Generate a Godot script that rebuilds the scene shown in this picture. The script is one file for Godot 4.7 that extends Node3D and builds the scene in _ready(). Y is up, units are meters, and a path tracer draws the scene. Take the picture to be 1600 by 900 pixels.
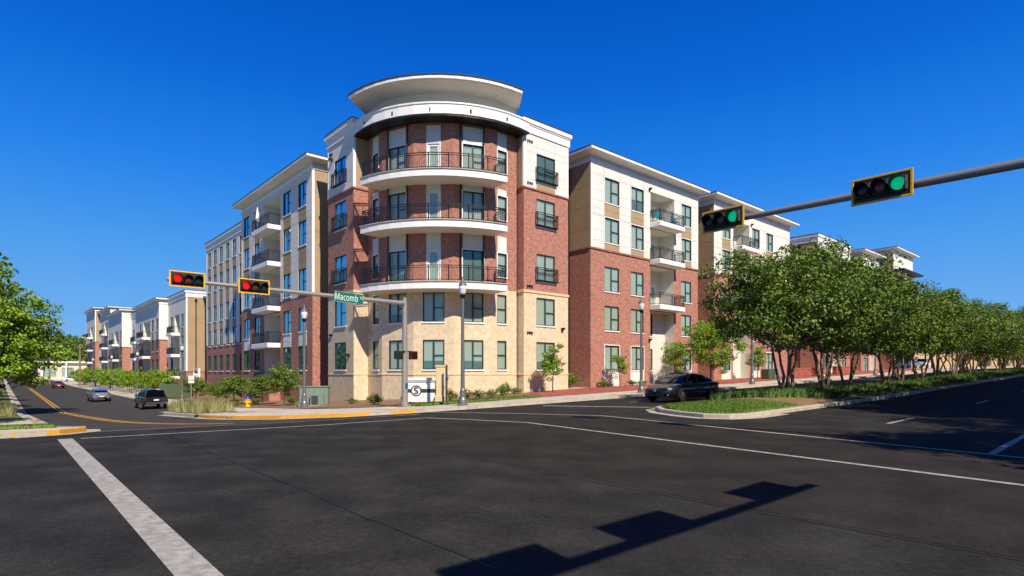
extends Node3D
# An apartment complex on a street corner. World axes: +x runs along the wide avenue, -z ("L" grows) along the side street, y up.

var mats := {}
var taken := {}
var bases := {}
var cache := {}
var rng := RandomNumberGenerator.new()

# ---------------------------------------------------------------- mesh collector
class MB:
	var v := PackedVector3Array()
	var n := PackedVector3Array()
	var uv := PackedVector2Array()
	var c := PackedColorArray()
	var ix := PackedInt32Array()
	var col := Color(1, 1, 1)
	var tinted := false

	func uvof(p: Vector3, nn: Vector3) -> Vector2:
		if absf(nn.y) > 0.7:
			return Vector2(p.x, p.z)
		var t := Vector3.UP.cross(nn).normalized()
		return Vector2(p.dot(t), -p.y)

	func vert(p: Vector3, nn: Vector3) -> int:
		v.push_back(p); n.push_back(nn); uv.push_back(uvof(p, nn)); c.push_back(col)
		return v.size() - 1

	func vertuv(p: Vector3, nn: Vector3, t: Vector2) -> int:
		v.push_back(p); n.push_back(nn); uv.push_back(t); c.push_back(col)
		return v.size() - 1

	# corners counter-clockwise seen from outside
	func quad(a: Vector3, b: Vector3, d: Vector3, e: Vector3) -> void:
		var nn := (b - a).cross(d - a)
		if nn.length() < 1e-9:
			nn = (d - a).cross(e - a)
		nn = nn.normalized()
		var i := vert(a, nn); vert(b, nn); vert(d, nn); vert(e, nn)
		ix.append_array(PackedInt32Array([i, i + 2, i + 1, i, i + 3, i + 2]))

	func tri(a: Vector3, b: Vector3, d: Vector3) -> void:
		var nn := (b - a).cross(d - a).normalized()
		var i := vert(a, nn); vert(b, nn); vert(d, nn)
		ix.append_array(PackedInt32Array([i, i + 2, i + 1]))

	# centre o and three half axes (right-handed)
	func obox(o: Vector3, x: Vector3, y: Vector3, z: Vector3) -> void:
		quad(o + z - x - y, o + z + x - y, o + z + x + y, o + z - x + y)
		quad(o - z + x - y, o - z - x - y, o - z - x + y, o - z + x + y)
		quad(o + x + z - y, o + x - z - y, o + x - z + y, o + x + z + y)
		quad(o - x - z - y, o - x + z - y, o - x + z + y, o - x - z + y)
		quad(o + y - x + z, o + y + x + z, o + y + x - z, o + y - x - z)
		quad(o - y - x - z, o - y + x - z, o - y + x + z, o - y - x + z)

	func box(o: Vector3, s: Vector3) -> void:
		obox(o, Vector3(s.x / 2, 0, 0), Vector3(0, s.y / 2, 0), Vector3(0, 0, s.z / 2))

	# box with chamfered edges: centre, half sizes, chamfer, axes
	func cbox(o: Vector3, h: Vector3, b: float, bs := Basis.IDENTITY) -> void:
		var ax := [bs.x, bs.y, bs.z]
		var hs := [h.x, h.y, h.z]
		for i in 3:
			var j := (i + 1) % 3
			var k := (i + 2) % 3
			for s in [-1.0, 1.0]:
				var ce: Vector3 = o + ax[i] * hs[i] * s
				var e1: Vector3 = ax[j] * (hs[j] - b)
				var e2: Vector3 = ax[k] * (hs[k] - b)
				if s > 0:
					quad(ce - e1 - e2, ce + e1 - e2, ce + e1 + e2, ce - e1 + e2)
				else:
					quad(ce - e1 + e2, ce + e1 + e2, ce + e1 - e2, ce - e1 - e2)
				for s2 in [-1.0, 1.0]:
					# edge between face i (sign s) and face j (sign s2)
					var p: Vector3 = o + ax[i] * hs[i] * s + ax[j] * (hs[j] - b) * s2
					var q: Vector3 = o + ax[i] * (hs[i] - b) * s + ax[j] * hs[j] * s2
					var ek: Vector3 = ax[k] * (hs[k] - b)
					if s * s2 > 0:
						quad(p - ek, q - ek, q + ek, p + ek)
					else:
						quad(p + ek, q + ek, q - ek, p - ek)
		for sx in [-1.0, 1.0]:
			for sy in [-1.0, 1.0]:
				for sz in [-1.0, 1.0]:
					var pa: Vector3 = o + ax[0] * hs[0] * sx + ax[1] * (hs[1] - b) * sy + ax[2] * (hs[2] - b) * sz
					var pb: Vector3 = o + ax[0] * (hs[0] - b) * sx + ax[1] * hs[1] * sy + ax[2] * (hs[2] - b) * sz
					var pc: Vector3 = o + ax[0] * (hs[0] - b) * sx + ax[1] * (hs[1] - b) * sy + ax[2] * hs[2] * sz
					if sx * sy * sz > 0:
						tri(pa, pb, pc)
					else:
						tri(pa, pc, pb)

	# tube through points with a radius each
	func tube(ps: Array, rs: Array, sides := 8, caps := true) -> void:
		var start := v.size()
		var prev := Vector3.ZERO
		for i in ps.size():
			var d: Vector3 = (ps[mini(i + 1, ps.size() - 1)] - ps[maxi(i - 1, 0)]).normalized()
			var x := Vector3.ZERO
			if prev == Vector3.ZERO:
				x = d.cross(Vector3.UP if absf(d.y) < 0.9 else Vector3.RIGHT).normalized()
			else:
				x = (prev - d * prev.dot(d)).normalized()
			prev = x
			var y := d.cross(x)
			for k in sides + 1:
				var a := TAU * k / sides
				var nn := x * cos(a) + y * sin(a)
				vertuv(ps[i] + nn * rs[i], nn, Vector2(float(k) / sides, ps[i].y))
		for i in ps.size() - 1:
			for k in sides:
				var a := start + i * (sides + 1) + k
				var b := a + sides + 1
				ix.append_array(PackedInt32Array([a, b, a + 1, a + 1, b, b + 1]))
		if caps:
			for e in [0, ps.size() - 1]:
				var d: Vector3 = (ps[1] - ps[0]) if e == 0 else (ps[-1] - ps[-2])
				d = d.normalized() * (-1.0 if e == 0 else 1.0)
				var ci := vert(ps[e], d)
				var r0: int = start + e * (sides + 1)
				var fi := v.size()
				for k in sides + 1:
					vert(v[r0 + k], d)
				for k in sides:
					if e == 0:
						ix.append_array(PackedInt32Array([ci, fi + k, fi + k + 1]))
					else:
						ix.append_array(PackedInt32Array([ci, fi + k + 1, fi + k]))

	# profile of (radius, height) turned about the axis through o
	func lathe(o: Vector3, prof: Array, sides := 16, ax := Vector3.UP) -> void:
		var x := ax.cross(Vector3.RIGHT if absf(ax.x) < 0.9 else Vector3.FORWARD).normalized()
		var y := ax.cross(x)
		for i in prof.size() - 1:
			var p0: Vector2 = prof[i]
			var p1: Vector2 = prof[i + 1]
			var t := (p1 - p0).normalized()
			var start := v.size()
			for k in sides + 1:
				var a := TAU * k / sides
				var r := x * cos(a) + y * sin(a)
				var nn := (r * t.y - ax * t.x).normalized()
				vertuv(o + r * p0.x + ax * p0.y, nn, Vector2(float(k) / sides, p0.y))
				vertuv(o + r * p1.x + ax * p1.y, nn, Vector2(float(k) / sides, p1.y))
			for k in sides:
				var q := start + k * 2
				ix.append_array(PackedInt32Array([q, q + 1, q + 3, q, q + 3, q + 2]))

	# profile (out, y) carried along a path of (x, L) points, mitred; outside lies to the right of travel seen with L up
	func sweep(path: Array, prof: Array, closed := false) -> void:
		var m := path.size()
		var outs := []
		for i in m:
			var a: Vector2 = path[i] - path[(i - 1 + m) % m]
			var b: Vector2 = path[(i + 1) % m] - path[i]
			if not closed and i == 0: a = b
			if not closed and i == m - 1: b = a
			a = a.normalized(); b = b.normalized()
			var na := Vector2(a.y, -a.x)
			var nb := Vector2(b.y, -b.x)
			var s := na + nb
			outs.push_back(s / maxf(0.25, (1.0 + na.dot(nb))))
		for i in (m if closed else m - 1):
			var j := (i + 1) % m
			for k in prof.size() - 1:
				var p0: Vector2 = prof[k]
				var p1: Vector2 = prof[k + 1]
				var a: Vector2 = path[i] + outs[i] * p0.x
				var b: Vector2 = path[j] + outs[j] * p0.x
				var d: Vector2 = path[j] + outs[j] * p1.x
				var e: Vector2 = path[i] + outs[i] * p1.x
				quad(Vector3(a.x, p0.y, -a.y), Vector3(b.x, p0.y, -b.y), Vector3(d.x, p1.y, -d.y), Vector3(e.x, p1.y, -e.y))

	func mesh(base := Vector3.ZERO) -> ArrayMesh:
		var am := ArrayMesh.new()
		if v.is_empty():
			return am
		var vv := v
		if base != Vector3.ZERO:
			vv = v.duplicate()
			for i in vv.size():
				vv[i] -= base
		var a := []
		a.resize(Mesh.ARRAY_MAX)
		a[Mesh.ARRAY_VERTEX] = vv
		a[Mesh.ARRAY_NORMAL] = n
		a[Mesh.ARRAY_TEX_UV] = uv
		if tinted:
			a[Mesh.ARRAY_COLOR] = c
		a[Mesh.ARRAY_INDEX] = ix
		am.add_surface_from_arrays(Mesh.PRIMITIVE_TRIANGLES, a)
		return am

# ---------------------------------------------------------------- nodes
func numbered(called: String) -> String:
	var k: int = taken.get(called, 0)
	taken[called] = k + 1
	return called if k == 0 else "%s_%03d" % [called, k]

func thing(called: String, label: String, category: String, at := Vector3.ZERO, group := "") -> Node3D:
	var o := Node3D.new()
	o.name = numbered(called)
	add_child(o)
	o.position = at
	tag(o, label, category, group)
	bases[o] = at
	return o

func tag(o: Node, label: String, category: String, group := "", kind := "") -> void:
	o.set_meta("label", label)
	o.set_meta("category", category)
	if group: o.set_meta("group", group)
	if kind: o.set_meta("kind", kind)

# geometry given in world coordinates, kept relative to the thing's base
func part(parent: Node3D, called: String, mb: MB, m: Material, label := "") -> MeshInstance3D:
	var o := MeshInstance3D.new()
	var base: Vector3 = bases.get(parent, Vector3.ZERO)
	o.mesh = mb.mesh(base)
	o.material_override = m
	o.name = called
	parent.add_child(o, true)
	bases[o] = base
	if label: o.set_meta("label", label)
	return o

# a ready mesh in the parent's own axes
func piece(parent: Node3D, called: String, me: Mesh, m: Material, tr := Transform3D.IDENTITY) -> MeshInstance3D:
	var o := MeshInstance3D.new()
	o.mesh = me
	o.material_override = m
	o.name = called
	parent.add_child(o, true)
	o.transform = tr
	return o

func struct(called: String, mb: MB, m: Material) -> MeshInstance3D:
	var o := MeshInstance3D.new()
	o.mesh = mb.mesh()
	o.material_override = m
	o.name = numbered(called)
	add_child(o)
	o.set_meta("kind", "structure")
	return o

func stuff_mm(called: String, me: Mesh, m: Material, trs: Array, label: String, category: String, tints := []) -> void:
	var mm := MultiMesh.new()
	mm.transform_format = MultiMesh.TRANSFORM_3D
	mm.use_colors = not tints.is_empty()
	mm.mesh = me
	mm.instance_count = trs.size()
	for i in trs.size():
		mm.set_instance_transform(i, trs[i])
		if tints: mm.set_instance_color(i, tints[i])
	var o := MultiMeshInstance3D.new()
	o.multimesh = mm
	o.material_override = m
	o.name = numbered(called)
	add_child(o)
	tag(o, label, category, "", "stuff")

func copy(o: Node3D, called: String, at: Vector3, turn := 0.0, label := "") -> Node3D:
	var r: Node3D = o.duplicate()
	r.name = numbered(called)
	add_child(r)
	r.position = at
	r.rotation.y = turn
	if label: r.set_meta("label", label)
	return r

func W(x: float, y: float, l: float) -> Vector3:
	return Vector3(x, y, -l)

# ---------------------------------------------------------------- terrain
func lin(x: float, ks: Array) -> float:
	if x <= ks[0][0]: return ks[0][1]
	for i in ks.size() - 1:
		if x <= ks[i + 1][0]:
			return lerpf(ks[i][1], ks[i + 1][1], (x - ks[i][0]) / (ks[i + 1][0] - ks[i][0]))
	return ks[-1][1]

func G(x: float, l: float) -> float:
	var gx := lin(x, [[8, 0.0], [32, 0.34], [112, 2.2], [400, 6.0]])
	var gl := lin(l, [[20, 0.0], [60, -1.55], [160, -1.45], [400, 1.0]])
	var w := lin(x, [[16, 1.0], [32, 0.0]])
	return gx + gl * w

func on(x: float, l: float, dy := 0.0) -> Vector3:
	return Vector3(x, G(x, l) + dy, -l)

# a polygon of (x, L) points laid on the ground, dy above it
func lay(mb: MB, poly: PackedVector2Array, dy: float) -> void:
	var lo := poly[0]
	var hi := poly[0]
	for p in poly:
		lo = lo.min(p); hi = hi.max(p)
	var xs := cuts(lo.x, hi.x, 36.0)
	var ls := cuts(lo.y, hi.y, 76.0)
	for i in xs.size() - 1:
		for j in ls.size() - 1:
			var cell := PackedVector2Array([Vector2(xs[i], ls[j]), Vector2(xs[i + 1], ls[j]), Vector2(xs[i + 1], ls[j + 1]), Vector2(xs[i], ls[j + 1])])
			for r in Geometry2D.intersect_polygons(poly, cell):
				if r.size() < 3: continue
				var t := Geometry2D.triangulate_polygon(r)
				var st := mb.v.size()
				for p in r:
					mb.vert(on(p.x, p.y, dy), Vector3.UP)
				for k in range(0, t.size(), 3):
					var a := r[t[k]]
					var b := r[t[k + 1]]
					var c := r[t[k + 2]]
					# clockwise seen from above (x right, z = -L down the page)
					if (b - a).cross(c - a) > 0:
						mb.ix.append_array(PackedInt32Array([st + t[k], st + t[k + 2], st + t[k + 1]]))
					else:
						mb.ix.append_array(PackedInt32Array([st + t[k], st + t[k + 1], st + t[k + 2]]))

func cuts(a: float, b: float, fine: float) -> Array:
	var r := [a]
	var x := a
	while x < b - 1e-4:
		var step := 2.0 if (x >= -0.001 and x < fine) else 16.0
		if x < 0: x = minf(floorf(x / 16.0 + 1.0001) * 16.0, 0.0)
		else: x = floorf(x / step + 1.0001) * step
		if step == 16.0 and x - 16.0 < fine and fine < x and r[-1] < fine: x = fine
		r.push_back(minf(x, b))
	return r

func P2(a: Array) -> PackedVector2Array:
	var r := PackedVector2Array()
	for k in range(0, a.size(), 2):
		r.push_back(Vector2(a[k], a[k + 1]))
	return r

func rect2(x0: float, l0: float, x1: float, l1: float) -> PackedVector2Array:
	return P2([x0, l0, x1, l0, x1, l1, x0, l1])

# a path of (x, L) points cut to pieces no longer than step
func fine_path(a: PackedVector2Array, step: float) -> Array:
	var r := []
	for i in a.size() - 1:
		var m := maxi(1, ceili(a[i].distance_to(a[i + 1]) / step))
		for k in m:
			r.push_back(a[i].lerp(a[i + 1], float(k) / m))
	r.push_back(a[-1])
	return r

# kerb: a strip on the left of the path's travel, its road face on the right
func kerb(mb: MB, path: Array, w: float, h: float, y0 := -0.05) -> void:
	var m := path.size()
	var ins := []
	for i in m:
		var a: Vector2 = (path[i] - path[maxi(i - 1, 0)]).normalized()
		var b: Vector2 = (path[mini(i + 1, m - 1)] - path[i]).normalized()
		if i == 0: a = b
		if i == m - 1: b = a
		var s := Vector2(-a.y, a.x) + Vector2(-b.y, b.x)
		ins.push_back(s / maxf(0.3, 1.0 + a.dot(b)))
	for i in m - 1:
		var p: Vector2 = path[i]
		var q: Vector2 = path[i + 1]
		var pi2: Vector2 = p + ins[i] * w
		var qi2: Vector2 = q + ins[i + 1] * w
		var pb: Vector2 = p + ins[i] * 0.03
		var qb: Vector2 = q + ins[i + 1] * 0.03
		mb.quad(on(p.x, p.y, y0), on(q.x, q.y, y0), on(q.x, q.y, h - 0.025), on(p.x, p.y, h - 0.025))
		mb.quad(on(p.x, p.y, h - 0.025), on(q.x, q.y, h - 0.025), on(qb.x, qb.y, h), on(pb.x, pb.y, h))
		mb.quad(on(pb.x, pb.y, h), on(qb.x, qb.y, h), on(qi2.x, qi2.y, h), on(pi2.x, pi2.y, h))

# ---------------------------------------------------------------- scene
func make_sky() -> Sky:
	# clear air only: colour by height above the horizon
	var keys := [[-90.0, Color(0.20, 0.20, 0.20)], [-1.0, Color(0.42, 0.50, 0.55)], [0.0, Color(0.54, 0.765, 0.945)], [4.0, Color(0.45, 0.70, 0.94)], [10.0, Color(0.325, 0.63, 0.945)], [18.0, Color(0.15, 0.515, 0.92)], [26.0, Color(0.045, 0.405, 0.84)], [34.0, Color(0.01, 0.335, 0.755)], [50.0, Color(0.005, 0.25, 0.61)], [90.0, Color(0.005, 0.16, 0.45)]]
	var im := Image.create(64, 512, false, Image.FORMAT_RGB8)
	for y in 512:
		var el := 90.0 - 180.0 * (y + 0.5) / 512.0
		var c: Color = keys[0][1]
		for k in keys.size() - 1:
			if el >= keys[k][0] and el <= keys[k + 1][0]:
				var a: Color = keys[k][1]
				c = a.lerp(keys[k + 1][1], (el - keys[k][0]) / (keys[k + 1][0] - keys[k][0]))
		for x in 64: im.set_pixel(x, y, c)
	var pm := PanoramaSkyMaterial.new()
	pm.panorama = ImageTexture.create_from_image(im)
	var s := Sky.new()
	s.sky_material = pm
	return s

func _ready() -> void:
	rng.seed = 2024
	var cam := Camera3D.new()
	cam.name = "camera"
	cam.near = 0.05
	cam.far = 3000.0
	# level camera with a raised lens: 908 px focal length on a 1600 x 900 frame, horizon at row 582
	var f := 908.0 / 900.0
	cam.projection = Camera3D.PROJECTION_FRUSTUM
	cam.size = cam.near / f
	cam.frustum_offset = Vector2(0, cam.near / f * (582.0 - 450.0) / 900.0)
	cam.position = Vector3(0, 1.75, 0)
	cam.rotation.y = -atan2(0.661, 0.75)
	add_child(cam)
	cam.current = true
	var we := WorldEnvironment.new()
	we.name = "world_environment"
	var env := Environment.new()
	env.background_mode = Environment.BG_SKY
	env.sky = make_sky()
	env.background_energy_multiplier = 0.79
	env.tonemap_mode = Environment.TONE_MAPPER_LINEAR
	env.tonemap_exposure = 1.25
	env.sdfgi_enabled = true
	env.ssao_enabled = true
	env.ssil_enabled = true
	we.environment = env
	add_child(we)
	var sun := DirectionalLight3D.new()
	sun.name = "sun"
	sun.light_energy = 1.6
	sun.light_color = Color(1.0, 0.955, 0.885)
	sun.light_angular_distance = 0.5
	sun.shadow_enabled = true
	add_child(sun)
	var el := deg_to_rad(43.0)
	var to_sun := Vector3(-0.208 * cos(el), sin(el), 0.978 * cos(el))
	sun.look_at_from_position(Vector3.ZERO, -to_sun, Vector3.UP)
	make_materials()
	ground()
	buildings()
	street_things()
	vehicles()
	plants()

# ---------------------------------------------------------------- materials
func M(called: String, col: Color, rough := 0.8, metal := 0.0) -> StandardMaterial3D:
	var m := StandardMaterial3D.new()
	m.resource_name = called
	m.albedo_color = col
	m.roughness = rough
	m.metallic = metal
	m.metallic_specular = 0.5
	mats[called] = m
	return m

func noise_img(size: int, freq: float, sd: int, oct := 4) -> Image:
	var f := FastNoiseLite.new()
	f.seed = sd
	f.frequency = freq
	f.fractal_octaves = oct
	var im := f.get_seamless_image(size, size, false, false, 0.2)
	im.convert(Image.FORMAT_L8)
	return im

# mottled colour: base colour mixed with a second one by coarse and fine noise
func mottle(size: int, a: Color, b: Color, f1: float, f2: float, grain: float, sd: int) -> Image:
	var c1 := noise_img(size, f1, sd).get_data()
	var c2 := noise_img(size, f2, sd + 7).get_data()
	var out := PackedByteArray()
	out.resize(size * size * 3)
	var r := RandomNumberGenerator.new()
	r.seed = sd
	for i in size * size:
		var t := clampf((c1[i] * 0.6 + c2[i] * 0.4 - 64.0) / 128.0, 0.0, 1.0)
		var g := 1.0 + (r.randf() - 0.5) * grain
		out[i * 3] = int(clampf(lerpf(a.r, b.r, t) * g, 0, 1) * 255)
		out[i * 3 + 1] = int(clampf(lerpf(a.g, b.g, t) * g, 0, 1) * 255)
		out[i * 3 + 2] = int(clampf(lerpf(a.b, b.b, t) * g, 0, 1) * 255)
	return Image.create_from_data(size, size, false, Image.FORMAT_RGB8, out)

func tex(im: Image) -> ImageTexture:
	im.generate_mipmaps()
	return ImageTexture.create_from_image(im)

# bonded units with mortar: cells of bw x bh in an image that spans nx x ny of them
func bond_img(w: int, h: int, nx: int, ny: int, cols: Array, mortar: Color, gap: int, vary: float, sd: int, half := true) -> Image:
	var im := Image.create(w, h, false, Image.FORMAT_RGB8)
	im.fill(mortar)
	var r := RandomNumberGenerator.new()
	r.seed = sd
	var bw := float(w) / nx
	var bh := float(h) / ny
	for j in ny:
		var off := bw * 0.5 if half and j % 2 == 1 else 0.0
		for i in nx + (1 if off > 0 else 0):
			var c: Color = cols[0]
			var q := r.randf()
			var acc := 0.0
			for e in cols.size():
				acc += 1.0 / cols.size()
				if q < acc:
					c = cols[e]
					break
			var k := 1.0 + (r.randf() - 0.5) * vary
			c = Color(clampf(c.r * k, 0, 1), clampf(c.g * k, 0, 1), clampf(c.b * k, 0, 1))
			var x0 := int(i * bw - off)
			if off > 0 and i == nx: # same brick as the first one, wrapped round
				c = im.get_pixel(1, int(j * bh + bh / 2))
			im.fill_rect(Rect2i(x0, int(j * bh), int((i + 1) * bw - off) - x0 - gap, int((j + 1) * bh) - int(j * bh) - gap), c)
	return im

func speckle(im: Image, amount: float, sd: int) -> Image:
	var d := im.get_data()
	var r := RandomNumberGenerator.new()
	r.seed = sd
	var big := noise_img(im.get_width(), 0.012, sd).get_data() if im.get_width() == im.get_height() else PackedByteArray()
	for i in d.size() / 3:
		var k := 1.0 + (r.randf() - 0.5) * amount
		if big: k *= 0.93 + 0.14 * big[i] / 255.0
		for e in 3:
			d[i * 3 + e] = clampi(int(d[i * 3 + e] * k), 0, 255)
	return Image.create_from_data(im.get_width(), im.get_height(), false, Image.FORMAT_RGB8, d)

func textured(m: StandardMaterial3D, im: Image, span: float, tri := false, bump := 0.0) -> void:
	m.albedo_texture = tex(im)
	m.albedo_color = Color.WHITE
	m.uv1_scale = Vector3.ONE / span
	m.uv1_triplanar = tri
	m.uv1_world_triplanar = tri
	if bump > 0:
		var b: Image = im.duplicate()
		b.convert(Image.FORMAT_L8)
		m.heightmap_enabled = true
		m.heightmap_texture = tex(b)
		m.heightmap_scale = bump

func make_materials() -> void:
	var brick := M("brick", Color.WHITE, 0.9)
	textured(brick, speckle(bond_img(1024, 1024, 20, 60, [Color(0.66, 0.445, 0.375), Color(0.68, 0.47, 0.40), Color(0.64, 0.425, 0.355), Color(0.69, 0.485, 0.415), Color(0.60, 0.39, 0.335)], Color(0.67, 0.52, 0.455), 2, 0.07, 11), 0.06, 3), 4.4)
	var soldier := M("brick_soldier", Color.WHITE, 0.9)
	textured(soldier, speckle(bond_img(512, 512, 56, 2, [Color(0.60, 0.375, 0.31), Color(0.64, 0.41, 0.345), Color(0.56, 0.335, 0.285)], Color(0.60, 0.46, 0.41), 1, 0.2, 15, false), 0.1, 3), 4.2)
	var stone := M("tan_stone", Color.WHITE, 0.92)
	textured(stone, speckle(bond_img(1024, 1024, 14, 26, [Color(0.83, 0.75, 0.62), Color(0.84, 0.762, 0.635), Color(0.82, 0.74, 0.61), Color(0.85, 0.772, 0.645)], Color(0.79, 0.71, 0.585), 2, 0.015, 5), 0.05, 9), 5.6)
	var pav := M("brick_pavers", Color.WHITE, 0.9)
	textured(pav, speckle(bond_img(512, 512, 20, 40, [Color(0.62, 0.31, 0.24), Color(0.55, 0.26, 0.21), Color(0.67, 0.36, 0.28)], Color(0.48, 0.3, 0.25), 1, 0.2, 21), 0.12, 2), 4.0)
	textured(M("panel_white", Color.WHITE, 0.85), mottle(256, Color(0.845, 0.83, 0.795), Color(0.875, 0.862, 0.83), 0.01, 0.05, 0.02, 31), 6.0)
	textured(M("panel_tan", Color.WHITE, 0.85), mottle(256, Color(0.63, 0.535, 0.405), Color(0.665, 0.57, 0.44), 0.01, 0.05, 0.03, 33), 6.0)
	M("joint", Color(0.42, 0.40, 0.36), 0.95)
	M("trim", Color(0.90, 0.895, 0.88), 0.6)
	textured(M("soffit", Color.WHITE, 0.8), mottle(256, Color(0.865, 0.845, 0.80), Color(0.89, 0.872, 0.83), 0.01, 0.05, 0.02, 39), 6.0)
	M("roof_dark", Color(0.20, 0.20, 0.20), 0.8)
	M("bronze", Color(0.13, 0.12, 0.115), 0.45, 0.3)
	M("frame_dark", Color(0.19, 0.19, 0.185), 0.5)
	M("siding_in", Color(0.84, 0.82, 0.77), 0.8)
	M("door_white", Color(0.86, 0.86, 0.85), 0.5)
	var gl := M("glass", Color(0.55, 0.70, 0.63, 0.17), 0.03, 0.35)
	gl.transparency = BaseMaterial3D.TRANSPARENCY_ALPHA
	var gd := M("glass_dark", Color(0.52, 0.77, 0.83, 0.78), 0.03, 0.9)
	gd.transparency = BaseMaterial3D.TRANSPARENCY_ALPHA
	textured(M("blind", Color.WHITE, 0.8), slats(), 1.0)
	textured(M("concrete", Color.WHITE, 0.92), mottle(512, Color(0.69, 0.65, 0.58), Color(0.77, 0.735, 0.665), 0.008, 0.06, 0.07, 41), 7.0, true)
	textured(M("kerb_concrete", Color.WHITE, 0.92), mottle(512, Color(0.62, 0.58, 0.52), Color(0.74, 0.70, 0.63), 0.02, 0.09, 0.1, 43), 5.0, true)
	textured(M("asphalt", Color.WHITE, 0.9), mottle(1024, Color(0.155, 0.151, 0.145), Color(0.228, 0.222, 0.212), 0.006, 0.07, 0.45, 51), 9.0, true, 0.25)
	textured(M("asphalt_brown", Color.WHITE, 0.9), mottle(1024, Color(0.162, 0.147, 0.136), Color(0.218, 0.20, 0.184), 0.006, 0.07, 0.45, 53), 9.0, true, 0.25)
	textured(M("asphalt_old", Color.WHITE, 0.9), mottle(512, Color(0.235, 0.229, 0.219), Color(0.295, 0.286, 0.273), 0.008, 0.07, 0.4, 55), 9.0, true, 0.25)
	textured(M("paint_white", Color.WHITE, 0.75), mottle(512, Color(0.52, 0.50, 0.46), Color(0.71, 0.69, 0.65), 0.02, 0.15, 0.35, 57), 2.0, true)
	textured(M("paint_yellow", Color.WHITE, 0.75), mottle(512, Color(0.70, 0.50, 0.16), Color(0.90, 0.65, 0.10), 0.03, 0.2, 0.22, 59), 2.0, true)
	M("tar", Color(0.10, 0.10, 0.10), 0.7)
	textured(M("lawn_soil", Color.WHITE, 1.0), mottle(512, Color(0.29, 0.36, 0.13), Color(0.38, 0.43, 0.17), 0.02, 0.1, 0.4, 61), 5.0, true)
	textured(M("mulch", Color.WHITE, 1.0), mottle(512, Color(0.44, 0.335, 0.24), Color(0.555, 0.43, 0.32), 0.02, 0.15, 0.5, 63), 4.0, true, 1.5)
	textured(M("ground_green", Color.WHITE, 1.0), mottle(512, Color(0.27, 0.33, 0.14), Color(0.36, 0.38, 0.20), 0.01, 0.06, 0.3, 65), 30.0, true)
	textured(M("pole_grey", Color.WHITE, 0.5, 0.4), mottle(128, Color(0.58, 0.555, 0.52), Color(0.64, 0.61, 0.575), 0.03, 0.1, 0.05, 67), 1.0)
	M("lamp_metal", Color(0.47, 0.47, 0.46), 0.45, 0.5)
	M("black_metal", Color(0.035, 0.035, 0.037), 0.5)
	M("signal_black", Color(0.14, 0.14, 0.14), 0.6)
	M("signal_yellow", Color(0.95, 0.70, 0.03), 0.5)
	M("lens_red_off", Color(0.20, 0.035, 0.02), 0.25)
	M("lens_amber_off", Color(0.42, 0.20, 0.06), 0.25)
	M("lens_green_off", Color(0.05, 0.19, 0.16), 0.25)
	var lr := M("lens_red_on", Color(0.8, 0.05, 0.03), 0.3)
	lr.emission_enabled = true; lr.emission = Color(1.0, 0.06, 0.05); lr.emission_energy_multiplier = 0.9
	var lg := M("lens_green_on", Color(0.05, 0.6, 0.45), 0.3)
	lg.emission_enabled = true; lg.emission = Color(0.03, 0.72, 0.50); lg.emission_energy_multiplier = 0.6
	M("sign_green", Color(0.02, 0.42, 0.33), 0.4)
	M("sign_white", Color(0.88, 0.88, 0.87), 0.5)
	M("sign_red", Color(0.75, 0.10, 0.08), 0.5)
	M("emblem_dark", Color(0.22, 0.22, 0.215), 0.6)
	M("cap_tan", Color(0.84, 0.74, 0.57), 0.9)
	M("box_green", Color(0.44, 0.51, 0.45), 0.55)
	M("box_dark_green", Color(0.27, 0.33, 0.22), 0.7)
	M("hydrant_yellow", Color(0.96, 0.76, 0.05), 0.45)
	M("hydrant_blue", Color(0.07, 0.33, 0.68), 0.45)
	M("wood_pole", Color(0.52, 0.45, 0.38), 0.9)
	M("teal_chair", Color(0.05, 0.55, 0.58), 0.6)
	textured(M("bark", Color.WHITE, 0.95), mottle(128, Color(0.40, 0.34, 0.28), Color(0.56, 0.48, 0.39), 0.05, 0.2, 0.2, 71), 1.0)
	textured(M("bark_dark", Color.WHITE, 0.95), mottle(128, Color(0.28, 0.23, 0.19), Color(0.38, 0.31, 0.25), 0.05, 0.2, 0.2, 73), 1.0)
	var lf := M("leaf", Color.WHITE, 0.6)
	lf.vertex_color_use_as_albedo = true
	lf.backlight_enabled = true; lf.backlight = Color(0.5, 0.55, 0.25)
	var gr := M("grass", Color.WHITE, 0.8)
	gr.vertex_color_use_as_albedo = true
	gr.backlight_enabled = true; gr.backlight = Color(0.4, 0.45, 0.2)
	M("tyre", Color(0.06, 0.06, 0.06), 0.85)
	M("rim", Color(0.62, 0.62, 0.63), 0.3, 0.8)
	for a in [["navy", Color(0.022, 0.032, 0.075)], ["silver", Color(0.48, 0.50, 0.52)], ["car_red", Color(0.36, 0.03, 0.04)], ["blue_black", Color(0.02, 0.03, 0.06)], ["car_white", Color(0.85, 0.85, 0.85)], ["car_grey", Color(0.40, 0.43, 0.46)]]:
		var cp := M(a[0], a[1], 0.4, 0.0)
		cp.clearcoat_enabled = true; cp.clearcoat = 1.0; cp.clearcoat_roughness = 0.04
	M("car_glass", Color(0.02, 0.025, 0.028), 0.03)
	M("headlight", Color(0.75, 0.77, 0.78), 0.12, 0.4)
	M("tail_light", Color(0.50, 0.02, 0.02), 0.2)
	M("plastic_dark", Color(0.05, 0.05, 0.05), 0.6)
	M("chrome", Color(0.75, 0.75, 0.76), 0.15, 1.0)
	M("wall_tan", Color(0.72, 0.62, 0.45), 0.9)
	M("wall_cream", Color(0.80, 0.76, 0.68), 0.9)
	soften()
	M("globe", Color(0.86, 0.87, 0.86), 0.3)

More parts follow.
